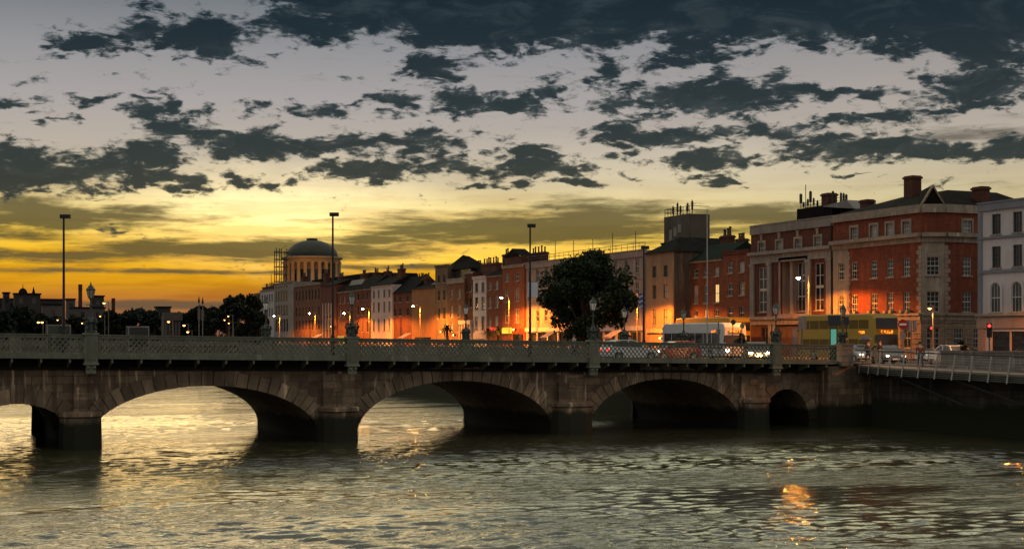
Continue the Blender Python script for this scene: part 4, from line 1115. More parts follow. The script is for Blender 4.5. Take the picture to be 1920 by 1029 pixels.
cmesh = MB().lathe([(.75, 0), (.75, .4), (.62, .5), (.54, zc0 - zc1 - .8), (.75, zc0 - zc1 - .3), (.75, zc0 - zc1 + .1)], n=10).mesh('column', bpy.data.materials['sandstone'], True)
for q in range(24):
    a_ = 2 * math.pi * q / 24
    link('column', cmesh, dm, (R0 * .9 * math.cos(a_), R0 * .9 * math.sin(a_), zc1))
wm_ = MB().box(-.9, .9, -.1, .1, 0, 4.0).mesh('drum_window', M_glass)
for q in range(24):
    a_ = 2 * math.pi * (q + .5) / 24
    link('drum_window', wm_, dm, (R0 * .785 * math.cos(a_), R0 * .785 * math.sin(a_), zc1 + 1.2), (0, 0, a_ + math.pi / 2))
MB().lathe([(R0 * 1.05, 0), (R0 * 1.05, zc1)], n=32).build('base_block', M_stuc, dm)
MB().lathe([(R0 * 1.05, zc1), (0, zc1 + .02)], n=32).build('base_roof', M_slate, dm)
# scaffold beside it
sx = on_y(527, YD - 6)
sc = thing('scaffold_tower', 'slim scaffold tower of poles and platforms against the left side of the dome', 'scaffold', (sx, YD - 6, ZS))
m = MB(); zb_, zt_ = zz_(545) - ZS, zz_(474) - ZS
for x in (-1.6, -.2, 1.4):
    for y in (-1, 1): m.tube([(x, y, 0), (x, y, zt_ + random.uniform(0, .8))], .12, 4)
m.build('scaffold_pole', M_darkm, sc)
m = MB(); z = zb_
while z < zt_:
    m.box(-1.9, 1.9, -1.1, 1.1, z, z + .18); m.bar((-1.6, -1, z), (1.4, -1, z + 2.0), .1); z += 2.1
m.tube([(-1.7, -1, zt_ - .6), (4.4, -1, zt_ - .6)], .1, 4)
m.build('platform', M_darkm, sc)

# ---------------------------------------------------------------- street lamps (sodium)
M_bulb = mat('sodium_bulb', None, emit=(1.0, .40, .08), estr=700)
M_bulbf = mat('far_bulb', None, emit=(1.0, .40, .10), estr=9)
M_post = mat('lamp_post_paint', (.16, .13, .10), .6, .2, 3)
def street_lamp(X, Y, ztop, label, arm=1.2, power=420, heading=math.pi, size=168, bulb_s=1.0, group='street lamps along the quay', col=(1.0, .27, .02)):
    t = thing('street_lamp', label, 'street lamp', (X, Y, ZS if Y > 101 or X > 60 else ZD(X)), heading, group)
    h = ztop - t.location.z
    MB().tube([(0, 0, 0), (0, 0, 1.1), (0, 0, 1.15), (0, 0, h + .25)], [.12, .11, .075, .05], 8).build('pole', M_post, t)
    MB().tube([(0, 0, h + .1), (arm * .5, 0, h + .28), (arm - .1, 0, h + .22)], .035, 6).build('arm', M_post, t)
    hd = MB().lathe([(.06, .18), (.16, .16), (.26, .05), (.27, 0)], (arm, 0, h + .04), 12).build('lamp_head', M_darkm, t)
    s = .17 * bulb_s
    MB().lathe([(.0, -s), (s * .7, -s * .75), (s * 1.1, -s * .2), (s * 1.2, 0), (0, .03)], (arm, 0, h + .02), 12).build('bulb', M_bulb if power > 1000 else M_bulbf, hd)
    if power:
        power *= 7.5 if X > 78 else 1
        ld = bpy.data.lights.new('bulb_light', 'SPOT'); ld.energy = power; ld.color = col; ld.spot_size = R(size); ld.spot_blend = .22; ld.shadow_soft_size = .12
        link('bulb_light', ld, t, (arm, 0, h - .22))
    return t
for px, py, X, lab, pw in (
        (1985, 520, 78, 'lit street lamp in front of the white corner shop at the right edge', 900),
        (1497, 523, 82, 'lit street lamp in front of the classical building portal', 1500),
        (1178, 553, 81, 'lit street lamp behind the big tree, beside the beige corner house', 3200),
        (940, 559, 82, 'lit street lamp in front of the orange lit brick house', 3000),
        (775, 575, 82, 'lit street lamp in front of the blank orange wall', 2600),
        (680, 580, 81, 'lit street lamp before the dark red terrace beside the pale four bay house', 2800),
        (645, 588, 84, 'lit street lamp by the dormered brick house, hardly showing its pole', 1200),
        (580, 588, 80, 'lit street lamp in front of the brick office block', 2400),
        (514, 593, 80, 'lit street lamp in front of the white grid office', 2600)):
    Y = on_x(px + (0 if px != 645 else 0), X)
    street_lamp(X + 1.2, Y, zat(py, X, Y) + .1, lab, power=pw)
def floodlight(px, py, X, label, power, col=(1, .34, .04)):
    Y = on_x(px, X)
    t = thing('floodlight', label, 'floodlight', (X, Y, zat(py, X, Y)))
    MB().box(-.2, .2, -.25, .25, -.15, .15).build('housing', M_darkm, t)
    MB().box(-.22, -.204, -.2, .2, -.1, .1).build('lens', M_bulbf, t)
    ld = bpy.data.lights.new('lamp_light', 'POINT'); ld.energy = power * 1.6; ld.color = col; ld.shadow_soft_size = .15
    link('lamp_light', ld, t, (-.45, 0, .1))
floodlight(828, 622, 86.6, 'bright yellow floodlight low on the brown rendered block', 420, (1, .5, .08))
floodlight(852, 628, 86.0, 'bright floodlight low in front of the penthouse block beside the palm', 350, (1, .5, .08))
floodlight(622, 612, 87.0, 'small floodlight on the arcaded brick house', 260)
floodlight(965, 618, 86.4, 'floodlight under the yellow sign of the orange lit house', 500, (1, .42, .05))
floodlight(1240, 634, 86.0, 'floodlight at the foot of the beige corner house', 260, (1, .3, .03))
# small lamp post and lights at the junction
YL = on_x(1749, 73)
t = street_lamp(73, YL, 8.55, 'slim lamp post with a small lit head in front of the corner brick building', arm=.45, power=260, heading=R(200), size=150, bulb_s=.7, col=(1, .45, .12))

# lamps on the far bank
XF = lambda px, Y: on_y(px, Y)
FBY = 238.0
for px, py, lab in ((72, 604, 'left one of a close pair of lit lamps on the far bridge'), (79, 604, 'right one of a close pair of lit lamps on the far bridge'),
                    (195, 568, 'tall lit lamp on the far bridge right of the lantern on the first pier'), (316, 603, 'lit lamp in front of the far pale portico'),
                    (345, 610, 'lit lamp standing before the dark riverside trees, right of the portico'), (352, 622, 'lowest lit lamp before the dark riverside trees'),
                    (428, 593, 'highest of three lamps glinting through the riverside trees'), (421, 600, 'left one of three lamps glinting through the riverside trees'),
                    (429, 606, 'lowest of three lamps glinting through the riverside trees'), (108, 600, 'faint lit lamp between the tall pole and the twin lamps'),
                    (154, 606, 'faint lit lamp just left of the lantern on the first pier'), (188, 593, 'faint lit lamp just right of the lantern on the first pier')):
    faint = 'faint' in lab or 'glinting' in lab
    Y = FBY if px < 300 else (235 if px < 400 else 222)
    X = XF(px, Y)
    z = zat(py, X, Y)
    street_lamp(X + .7, Y, z, lab, arm=.7, power=0, bulb_s=.6 if faint else 1.1, group='lit lamps upstream')
# ---- far bridge and skyline
fb = thing('distant_bridge', 'low distant arched bridge crossing the river upstream, mostly hidden by the near bridge', 'bridge')
m = MB(); x = SQ + .02
for k in range(3):
    c_, hw = 10.5 + k * 18, 7.8
    m.quad((x, FBY + 3, -1), (c_ - hw, FBY + 3, -1), (c_ - hw, FBY + 3, 5.2), (x, FBY + 3, 5.2))
    n = 16
    for q in range(n):
        a0, a1 = math.pi * (1 - q / n), math.pi * (1 - (q + 1) / n)
        xa, xb = c_ + hw * math.cos(a0), c_ + hw * math.cos(a1); za, zb_ = .4 + 3.2 * math.sin(a0), .4 + 3.2 * math.sin(a1)
        m.quad((xa, FBY + 3, za), (xb, FBY + 3, zb_), (xb, FBY + 3, 5.2), (xa, FBY + 3, 5.2)).quad((xa, FBY + 3, za), (xa, FBY + 15, za), (xb, FBY + 15, zb_), (xb, FBY + 3, zb_))
    x = c_ + hw
m.quad((x, FBY + 3, -1), (NQ, FBY + 3, -1), (NQ, FBY + 3, 5.2), (x, FBY + 3, 5.2))
m.build('arcade_wall', M_quay, fb)
MB().box(SQ, NQ, FBY - 1, FBY + 3, 4.0, 4.4).box(SQ, NQ, FBY + 3.01, FBY + 15, 4.5, 5.0).build('deck', M_under, fb)
MB().box(SQ, NQ, FBY + 2.6, FBY + 2.99, 5.2, 6.0).build('parapet', M_gran, fb)

def far_block(name, label, px0, px1, py, Y, m_, D=4, extra=None, cat='building'):
    x0, x1 = XF(px0, Y), XF(px1, Y)
    t = thing(name, label, cat, (x0, Y, ZS))
    W = x1 - x0; H = zat(py, (x0 + x1) / 2, Y) - ZS
    MB().box(0, W, 0, D, 0, H).build('wall', m_, t)
    MB().box(-.3, W + .3, -.3, D + .3, H, H + .5).build('roof', M_slate, t)
    n = max(1, int(W / 4)); wm = MB().box(-.6, .6, -.05, -.003, 0, 2.0).mesh('window', M_glass)
    for r_ in range(max(1, min(3, int(H / 5)))):
        for k in range(n): link('window', wm, t, ((k + .5) * W / n, 0, H - 3.2 - r_ * 4))
    if extra: extra(t, W, H)
    return t
def church_extra(t, W, H):
    MB().lathe([(1.5, 0), (1.5, .6), (1.4, 1.2), (1.0, 1.9), (.4, 2.3), (.12, 2.4), (.1, 3.6), (0, 3.7)], (W * .38, 5, H), 16).build('dome', M_slate, t)
    MB().lathe([(.5, 0), (.5, 1), (0, 3.0)], (W * .78, 4, H), 8).build('spirelet', M_slate, t)
FY = 520.0
far_block('distant_church', 'distant domed church block silhouetted at the far left skyline', 27, 76, 552, FY, M_far, extra=church_extra, cat='church')
far_block('distant_block', 'small dark square block at the far left edge of the skyline', 7, 18, 550, FY + 20, M_far)
far_block('distant_block', 'long low dark block under the distant church', -12, 122, 562, FY + 40, M_far)
far_block('distant_warehouse', 'pale distant building just left of the first tall pole', 80, 119, 572, FY - 20, M_farp)
far_block('distant_block', 'distant grey block with a stepped top right of the first tall pole', 126, 141, 562, FY, M_farp)
far_block('distant_warehouse', 'pale low distant building behind the lantern on the first pier', 141, 197, 578, FY - 10, M_farp)
far_block('distant_block', 'grey distant block behind the lantern on the first pier, with notched top', 172, 195, 556, FY + 30, M_far)
far_block('distant_block', 'dark distant block with flat top above the far portico', 295, 320, 577, 470, M_far)
def portico(t, W, H):
    for k in range(5): MB().tube([(W * (.08 + .21 * k), -1.2, 0), (W * (.08 + .21 * k), -1.2, H - 1.6)], .35, 8).build('column', M_farp, t)
    MB().box(-.5, W + .5, -1.9, -.01, H - 1.5, H + .6).build('entablature', M_farp, t)
far_block('distant_portico', 'small pale distant building with a columned portico among the trees', 308, 336, 590, 380, M_farp, extra=portico)
for px, w_, py, lab in ((150.5, 7, 533, 'taller and left one of two distant factory chimneys'), (212.5, 6.5, 559, 'shorter and right one of two distant factory chimneys'), (246, 3, 582, 'tiny stub chimney above the far trees')):
    X = XF(px, 560); r_ = w_ / 2 * depth(X, 560) / F
    t = thing('factory_chimney', lab, 'chimney', (X, 560, ZS))
    H = zat(py, X, 560) - ZS
    MB().lathe([(r_ * 1.15, 0), (r_, H - 1.5), (r_ * 1.08, H - 1.4), (r_ * 1.08, H), (r_ * .8, H)], n=16).build('shaft', M_brickd, t)
    MB().lathe([(r_ * 1.12, H * .9), (r_ * 1.12, H * .9 + .6)], n=16).build('band', M_brickd, t)

# ---------------------------------------------------------------- trees
def foliage_mat(name, c, c2):
    m = bpy.data.materials.new(name); m.use_nodes = True; m.node_tree.nodes.clear(); g = G(m.node_tree)
    at = g.n('ShaderNodeAttribute', attribute_name='tone').outputs[0]
    cc = g.mix(at, c2, c)
    b = g.n('ShaderNodeBsdfPrincipled', {'Base Color': cc, 'Roughness': .6, 'Specular IOR Level': .25})
    tr = g.n('ShaderNodeBsdfTranslucent', {0: cc})
    mx = g.n('ShaderNodeMixShader', {0: .25, 1: b.outputs[0], 2: tr.outputs[0]})
    g.n('ShaderNodeOutputMaterial', {0: mx.outputs[0]}); return m
M_leaf = foliage_mat('leaf', (.075, .10, .032), (.018, .030, .010))
M_leafd = foliage_mat('leaf_dark', (.045, .055, .022), (.012, .018, .008))
M_bark = mat('bark', (.05, .035, .025), .9, .3, 4)
def crown_mesh(seed, W, H, z0, n, leaf, lobes=22):
    r = random.Random(seed); m = MB()
    lb = []
    for k in range(lobes):
        a_ = r.uniform(0, 2 * math.pi); v = r.random() ** .9
        prof = math.sin(math.pi * (.12 + .80 * v)) ** .7
        rad = W / 2 * prof * r.uniform(.35, .88)
        lb.append((rad * math.cos(a_), rad * math.sin(a_), z0 + H * (.06 + .82 * v), W * r.uniform(.08, .16) * (22 / lobes) ** .15))
    for i in range(n):
        cx_, cy_, cz_, cr = lb[r.randrange(lobes)]
        d = Vector((r.gauss(0, 1), r.gauss(0, 1), r.gauss(0, .75))).normalized() * cr * (r.random() ** .35) * r.choice((1, 1, 1, 1.25))
        p = Vector((cx_, cy_, cz_)) + d
        nrm = Vector((r.gauss(0, 1), r.gauss(0, 1), r.gauss(.4, 1))).normalized()
        u = nrm.orthogonal().normalized(); v_ = nrm.cross(u)
        s = leaf * r.uniform(.5, 1.25); a_ = r.uniform(0, 6.28)
        e1 = (u * math.cos(a_) + v_ * math.sin(a_)) * s; e2 = (v_ * math.cos(a_) - u * math.sin(a_)) * s * .5
        m.tone = min(1, max(.001, r.gauss(.42, .28)))
        m.quad(p - e1, p - e2 * 1.0, p + e1, p + e2)
    return m, lb
def tree(name, label, X, Y, W, H, trunk, n, leaf, seed, m_=None, group=None, lobes=22):
    t = thing(name, label, 'tree', (X, Y, ZS), random.uniform(0, 6), group)
    m, lb = crown_mesh(seed, W, H - trunk, trunk, n, leaf, lobes)
    m.build('crown', m_ or M_leaf, t)
    r = random.Random(seed + 1); tr = MB(); rt = W * .028 + .05
    tr.tube([(0, 0, -.1), (.05, 0, trunk * .6), (.1, .1, trunk + (H - trunk) * .35), (0, .1, H * .75)], [rt * 1.3, rt, rt * .6, rt * .2], 8)
    for cx_, cy_, cz_, cr in lb[:9]:
        b0 = Vector((.07, .05, trunk * r.uniform(.8, 1.3))); b1 = Vector((cx_, cy_, cz_))
        tr.tube([b0, (b0 + b1) / 2 + Vector((0, 0, -.3)), b1], [rt * .5, rt * .3, rt * .1], 5)
    tr.build('trunk', M_bark, t)
    return t
XT = 72.0; YT = on_x(1104, XT); dT = depth(XT, YT)
tree('street_tree', 'big dark round leafy tree rising over the bridge railing in front of the stucco terrace', XT, YT, 192 * dT / F, zat(466, XT, YT) - ZS, 1.7, 21000, .27, 11, lobes=58)
fg = 'dark trees along the upstream river bank'
specs = [(492, 64, 592, 34), (468, 63, 552, 56), (447, 64, 554, 60), (424, 64, 568, 50), (402, 63, 576, 48), (380, 63, 574, 50), (357, 62, 583, 42), (340, 62, 588, 36)]
for k, (px, X, py, wpx) in enumerate(specs):
    Y = on_x(px, X) if px > 390 else 300 + k * 3
    X = X if px > 390 else XF(px, Y)
    X = max(X, NQ + 4)if px > 390 else X
    if px <= 390: Y = 434 + k; X = XF(px, Y)
    d_ = depth(X, Y); 
    tree('riverside_tree', ['low dark riverside tree hiding the foot of the pale attic building', 'dark riverside tree against the dark chimneyed block', 'tallest tree of the riverside row, with a lamp glinting beside it', 'bushy tree second from the right in the riverside row left of three glinting lamps', 'dark tree in the middle of the riverside row', 'dark tree directly right of the two flag poles', 'dark tree directly left of the two flag poles', 'lowest tree at the left end of the row right of the portico'][k], X, Y, wpx * d_ / F * 1.35, zat(py - 4, X, Y) - ZS, .5, 5200, .55 * d_ / 300, 40 + k, M_leafd, fg, 16)
wood = [(-8, 586, 60), (22, 584, 50), (55, 578, 56), (88, 590, 44), (128, 600, 46), (160, 602, 50), (203, 590, 44), (232, 588, 46), (262, 584, 50), (290, 583, 44)]
names = ['dark tree at the left edge of the far bank', 'dark tree below the small square block on the far bank', 'dark tree below the domed church', 'dark tree left of the first tall pole on the far bank', 'low dark tree right of the first tall pole', 'low dark tree behind the lantern on the first pier', 'dark tree just left of the shorter factory chimney', 'dark tree just right of the shorter factory chimney', 'dark tree under the stub chimney on the far bank', 'dark tree left of the far portico']
for k, (px, py, wpx) in enumerate(wood):
    Y = 440 + (k % 3) * 5; X = XF(px, Y); d_ = depth(X, Y)
    tree('riverside_tree', names[k], X, Y, wpx * d_ / F * 1.5, zat(py - 3, X, Y) - ZS, .3, 4600, 1.0, 60 + k, M_leafd, fg, 14)
# palms
def palm(px, py, X, label, W):
    Y = on_x(px, X); t = thing('palm_tree', label, 'palm tree', (X, Y, ZS)); H = zat(py, X, Y) - ZS
    MB().tube([(0, 0, 0), (.05, 0, H * .75)], [.22, .16], 8).build('trunk', M_bark, t)
    m = MB(); r = random.Random(px)
    for k in range(46):
        a_ = r.uniform(0, 6.28); e_ = r.uniform(-.5, 1.1); L_ = W / 2 * r.uniform(.75, 1.05); p = Vector((.05, 0, H * .75)); q = p
        m.tone = r.uniform(.2, .9)
        for s_ in range(5):
            ee = e_ - s_ * .33; dv = Vector((math.cos(a_) * math.cos(ee), math.sin(a_) * math.cos(ee), math.sin(ee))) * L_ / 5
            q2 = q + dv; sd = Vector((-math.sin(a_), math.cos(a_), 0)) * (.16 * (1 - s_ / 6))
            m.quad(q - sd, q2 - sd * .8, q2 + sd * .8, q + sd); q = q2
    m.build('frond_crown', M_leafd, t)
palm(838, 600, 84, 'small palm tree before the penthouse block', 2.8 * 1.1)
palm(934, 604, 84, 'wide small palm tree below the red neon sign', 3.6)
palm(916, 609, 84, 'lower small palm tree at the foot of the brick town house', 2.8)
palm(1262, 611, 83, 'small palm tree at the foot of the beige corner house', 2.6)
def bush(px, py, X, z0, label, W, H, name='planter_bush'):
    Y = on_x(px, X); t = thing(name, label, 'plant', (X, Y, z0))
    m, lb = crown_mesh(px, W, H, .25, 900, .10, 8); m.build('foliage', M_leafd, t)
    MB().lathe([(.0, 0), (.28, 0), (.36, .4), (.30, .42), (.28, .35), (0, .35)], n=10).build('planter', M_conc, t)
bush(1385, 618, 70, ZS + 1.2, 'round hanging basket plant left of the orange bus display', 1.5, .9)
bush(1800, 652, 67.6, ZS + .1, 'green bush in a pot behind the boardwalk railing', 1.2, 1.4)

# ---------------------------------------------------------------- lanterns on the bridge piers
M_lant = glassm('lantern_glass', (.30, .27, .23), .4)
def make_lantern():
    t = thing('lantern_lamp', 'x', 'lamp', group='ornate lanterns on the bridge piers')
    MB().lathe([(.34, 0), (.34, .08), (.26, .14), (.24, .5), (.30, .62), (.22, .72), (.12, .86), (.10, 1.0)], n=10).build('base', M_irond, t)
    for a_ in range(4):
        th = a_ * math.pi / 2 + math.pi / 4; c, s = math.cos(th), math.sin(th)
        pts = [(.22, .05), (.34, .22), (.30, .42), (.40, .60), (.34, .78), (.22, .80), (.26, .66)]
        MB().tube([(q * c, q * s, z) for q, z in pts], [.07, .08, .07, .075, .06, .045, .03], 6).build('sea_creature_scroll', M_irond, t)
    MB().lathe([(.09, .86), (.055, 1.1), (.05, 1.5), (.09, 1.56), (.05, 1.62), (.045, 1.85), (.12, 1.92), (.12, 1.96)], n=10).build('stem', M_irond, t)
    MB().tube([(-.28, 0, 1.58), (.28, 0, 1.58)], .022, 6).build('ladder_bar', M_irond, t)
    ln = MB().lathe([(.13, 1.96), (.235, 2.42)], n=6).build('lantern_glass', M_lant, t)
    f = MB()
    for k in range(6):
        a_ = 2 * math.pi * k / 6
        f.bar((.135 * math.cos(a_), .135 * math.sin(a_), 1.96), (.24 * math.cos(a_), .24 * math.sin(a_), 2.42), .028)
    f.lathe([(.25, 2.41), (.27, 2.45), (.16, 2.58), (.12, 2.66), (.06, 2.68), (.04, 2.76), (.02, 2.86), (0, 2.88)], n=6)
    f.build('lantern_frame', M_irond, ln)
    return t
lan = make_lantern()
near_l = [(11.5, PY, 'ornate lantern on the leftmost pier of the near railing'), (26.9, PY, 'ornate lantern on the near railing in front of the dormered brick house'),
          (43.4, PY, 'ornate lantern on the near railing in front of the big tree'), (57.7, PY, 'ornate lantern on the near railing by the bright car headlight'),
          (63.4, PY + .0, 'ornate lantern on the stone end pier of the near railing')]
far_l = [(26.1, BY1 + 1.3, 'ornate lantern on the far railing beside the riverside trees'), (41.6, BY1 + 1.3, 'ornate lantern on the far railing in front of the dark red house'),
         (55.3, BY1 + 1.3, 'ornate lantern on the far railing at the right edge of the big tree'), (60.8, BY1 + 1.3, 'ornate lantern on the far railing before the white coach')]
for i, (x, y, lab) in enumerate(near_l + far_l):
    o = lan if i == 0 else clone(lan)
    o.location = (x, y, ZT(x) + .09); o['label'] = lab; o.rotation_euler = (0, 0, .2 * i); o.scale = (1.0, 1.0, 1.0)

# tall masts
def mast(px, py, Y, label, r_=.085, m_=None, head=True, banner=None, z0=None):
    X = on_y(px, Y); zt = zat(py, X, Y); z0 = ZD(X) if z0 is None else z0
    t = thing('lamp_mast', label, 'lamp post', (X, Y, z0), R(-24), 'tall masts on the bridge')
    H = zt - z0
    MB().tube([(0, 0, 0), (0, 0, 1.4), (0, 0, 1.45), (0, 0, H)], [r_ * 1.7, r_ * 1.6, r_ * 1.1, r_ * .75], 10).build('pole', m_ or M_darkm, t)
    if head: MB().box(-.22, .42, -.16, .16, H - .06, H + .20).build('lamp_head', M_darkm, t)
    if banner:
        cb, z1, z2, w0, w1 = banner
        MB().box(w0, w1, -.02, .02, z1, z2).build('banner', cb, t)
        MB().tube([(0, 0, z2 + .03), (w1 if w1 > .3 else w0, 0, z2 + .03)], .02, 6).build('banner_arm', M_darkm, t)
    return t
mast(119.5, 408, 98.6, 'tall dark lamp mast at the far left of the bridge')
mast(624, 404, 98.6, 'tall dark lamp mast right of the domed courthouse')
Mban = mat('white_banner', (.55, .55, .60), .8, .1, 1)
mp = bpy.data.materials.new('purple_banner'); mp.use_nodes = True; g = G(mp.node_tree)
tcb = g.n('ShaderNodeTexCoord').outputs['Object']
sp = g.n('ShaderNodeSeparateXYZ', {0: tcb})
wv = g.m('SINE', g.m('ADD', g.m('MULTIPLY', sp.outputs[2], 16.0), g.m('MULTIPLY', g.m('SINE', g.m('MULTIPLY', sp.outputs[0], 12.0)), 1.0)))
mp.node_tree.links.new(g.mix(g.rng(wv, .55, .8), (.055, .055, .20), (.45, .45, .55)), mp.node_tree.nodes['Principled BSDF'].inputs['Base Color'])
zb0 = zat(557, on_y(994, 98.6), 98.6) - ZD(on_y(994, 98.6)); zb1 = zat(529, on_y(994, 98.6), 98.6) - ZD(on_y(994, 98.6))
mast(994, 425, 98.6, 'tall dark lamp mast carrying a plain white banner left of the big tree', banner=(Mban, zb0, zb1, -.2, .58))
zb0 = zat(577, on_y(1207, 98.6), 98.6) - ZD(on_y(1207, 98.6)); zb1 = zat(551, on_y(1207, 98.6), 98.6) - ZD(on_y(1207, 98.6))
mast(1207, 466, 98.6, 'dark lamp mast with a purple wave patterned banner at the right of the big tree', banner=(mp, zb0, zb1, -.36, .12))
mast(1326, 392, 104, 'slim pale pole standing in front of the dark brick town house', .055, mat('pale_pole', (.38, .37, .34), .6), head=False, z0=ZS)
# flag poles upstream
for px, lab in ((373, 'left one of two pale banner poles by the far trees'), (380, 'right one of two pale banner poles by the far trees')):
    X = on_y(px, 210); t = thing('banner_pole', lab, 'pole', (X, 210, 3.0), group='two banner poles')
    H = zat(568 if px < 376 else 570, X, 210) - 3.0
    MB().tube([(0, 0, -3.2), (0, 0, H)], [.10, .06], 6).build('pole', M_stuc, t)
    MB().box(-.22, .22, -.02, .02, H - 2.4, H - .8).build('banner', M_farp, t)
    MB().lathe([(.10, 0), (.16, .3), (.0, 1.1)], (0, 0, H), 6).build('finial', M_darkm, t)
# glazed shelters on the far footway
def shelter(px0, px1, py, label):
    Y = 99.3; x0, x1 = on_y(px0, Y), on_y(px1, Y); zd = ZD(x0); H = zat(py, x0, Y) - zd
    t = thing('glass_kiosk', label, 'kiosk', (x0, Y, zd), group='glass kiosks on the far footway'); W = x1 - x0
    f = MB()
    for x in (0, W - .08):
        for y in (0, .72): f.box(x, x + .08, y, y + .08, 0, H)
    f.box(0, W, 0, .8, H, H + .1)
    f.build('frame', M_stuc, t)
    MB().box(.08, W - .08, .03, .05, .5, H - .02).box(.08, W - .08, .75, .77, .5, H - .02).build('glass', M_lantg, t)
M_lantg = glassm('kiosk_glass', (.012, .014, .010), .3)
shelter(88, 133, 611, 'glass kiosk on the bridge beside the first tall mast')
shelter(240, 280, 614, 'glass kiosk on the bridge above the left part of the big arch')

# ---------------------------------------------------------------- vehicles
M_tyre = mat('tyre', (.02, .02, .02), .9)
M_rim = mat('rim', (.35, .35, .35), .4, metal=.6)
M_head = mat('headlight', None, emit=(1.0, .82, .55), estr=9)
M_headb = mat('headlight_warm', None, emit=(1.0, .48, .12), estr=500)
M_tail = mat('tail_light', None, emit=(1.0, .03, .02), estr=3)
M_cglass = glassm('car_glass', (.015, .017, .02), .08)
def paint(n, c): return mat(n, c, .28, .05, 1, spec=.6)
def wheel_at(t, x, y, r, w):
    s = 1 if y > 0 else -1
    o = MB().tube([(x, y - w / 2 * s, r), (x, y + w / 2 * s, r)], r, 18).build('wheel', M_tyre, t)
    MB().tube([(x, y + w * .45 * s, r), (x, y + w * .53 * s, r)], r * .6, 12).build('rim', M_rim, o)
def car(X, Y, z, rz, m_, label, kind='hatch', head=M_head, L=4.1):
    t = thing('car', label, 'car', (X, Y, z), rz, 'cars on the bridge and quay')
    k = L / 4.1; hw = .84
    pr = [(-2.02, .32), (-2.04, .72), (-1.92, .98), (-1.55, 1.02), (.75, .95), (1.55, .84), (1.98, .66), (2.04, .36), (1.6, .24), (-1.7, .24)]
    roof = [(-1.85, .99), (-1.45, 1.40), (-.9, 1.47), (.05, 1.44), (.5, 1.25), (.95, .94)] if kind != 'van' else [(-2.0, .99), (-1.95, 1.85), (-1.7, 1.95), (.5, 1.93), (.9, 1.6), (1.3, .9)]
    m = MB(); n = len(pr)
    for ys, ye, s0, s1 in ((-hw, -hw * .9, .96, 1.0), (-hw * .9, hw * .9, 1, 1), (hw * .9, hw, 1.0, .96)):
        A_ = [(x * k * s0, ys, .6 + (z_ - .6) * s0) for x, z_ in pr]; B_ = [(x * k * s1, ye, .6 + (z_ - .6) * s1) for x, z_ in pr]
        for i in range(n): m.quad(A_[i], A_[(i + 1) % n], B_[(i + 1) % n], B_[i])
        if ys == -hw: m.quad(*A_[::-1])
        if ye == hw: m.quad(*B_)
    # roof pillars and skin
    hr = hw * .78
    top = [(x * k, z_) for x, z_ in roof]
    inner = top[1:-1]
    for (xa, za), (xb, zb_) in zip(inner, inner[1:]):
        if abs(zb_ - za) < .12: m.quad((xa, -hr, za), (xb, -hr, zb_), (xb, hr, zb_), (xa, hr, za))
    for s in (-1, 1):
        for (xa, za), (xb, zb_) in zip(top, top[1:]):
            m.bar((xa, s * (hw * .9 if za < 1.1 else hr), za), (xb, s * (hw * .9 if zb_ < 1.1 else hr), zb_), .06)
        m.bar((-.45 * k, s * hw * .9, .98), (-.45 * k, s * hr, 1.43), .07)
    m.build('body', m_, t)
    g_ = MB()
    def yy(z_): return hw * .9 + (hr - hw * .9) * min(1, max(0, (z_ - .98) / .45))
    for s in (-1, 1): g_.quad(*[(x * k, s * (yy(z_) - .015), z_ - .01) for x, z_ in top])
    g_.quad(*[(top[-1][0], -hw * .88, top[-1][1]), (top[-1][0], hw * .88, top[-1][1]), (top[-2][0], hr, top[-2][1]), (top[-2][0], -hr, top[-2][1])])
    if kind != 'van': g_.quad(*[(top[-2][0], -hr, top[-2][1]), (top[-2][0], hr, top[-2][1]), (top[-3][0], hr, top[-3][1]), (top[-3][0], -hr, top[-3][1])])
    g_.quad((top[0][0], -hw * .88, top[0][1]), (top[1][0], -hr, top[1][1]), (top[1][0], hr, top[1][1]), (top[0][0], hw * .88, top[0][1]))
    g_.build('window_glass', M_cglass, t)
    for x in (-1.3 * k, 1.28 * k):
        for y in (-.8, .8): wheel_at(t, x, y, .32, .2)
    for y in (-.6, .6):
        MB().box(1.93 * k, 2.07 * k, y - .12, y + .12, .60, .72).build('headlight', head, t)
        MB().box(-2.08 * k, -1.96 * k, y - .13, y + .13, .7, .86).build('tail_light', M_tail, t)
        MB().box(.55 * k, .7 * k, y * 1.55 - .08, y * 1.55 + .08, .95, 1.08).build('wing_mirror', m_, t)
    MB().box(2.05 * k, 2.075 * k, -.26, .26, .38, .49).build('number_plate', M_white, t)
    return t
P_w, P_s, P_r, P_d, P_b = paint('white_car_paint', (.6, .6, .6)), paint('silver_car_paint', (.32, .33, .35)), paint('red_car_paint', (.35, .02, .02)), paint('dark_car_paint', (.03, .035, .04)), paint('blue_car_paint', (.05, .08, .18))
def deck_car(px, Y, rz, m_, label, **k):
    X = on_y(px, Y); return car(X, Y, ZD(X) - .12, rz, m_, label, **k)
hc = deck_car(1418, 90, R(-118), P_d, 'dark car on the bridge whose headlight blazes through the railing', head=M_headb)
ld = bpy.data.lights.new('headlight_glow', 'POINT'); ld.energy = 260; ld.color = (1, .55, .2); ld.shadow_soft_size = .1
link('headlight_glow', ld, hc, (2.25, 0, .68))
deck_car(1180, 90.5, 0, P_w, 'white car on the bridge in front of the trunk of the big tree')
deck_car(1262, 94, math.pi, P_r, 'red car on the bridge in front of the white coach')
Xc = 75.5; car(Xc, on_x(1778, Xc), ZS - .12, R(78), P_w, 'white car parked on the street behind the bicycle')
Xc = 71; car(Xc, on_x(1665, Xc), ZS - .12, R(-112), P_d, 'dark car with bright headlights in front of the yellow bus', head=M_head)
Xc = 76; car(Xc, on_x(1606, Xc), ZS - .12, R(-100), P_s, 'silver car waiting by the end pier of the bridge', head=M_head)

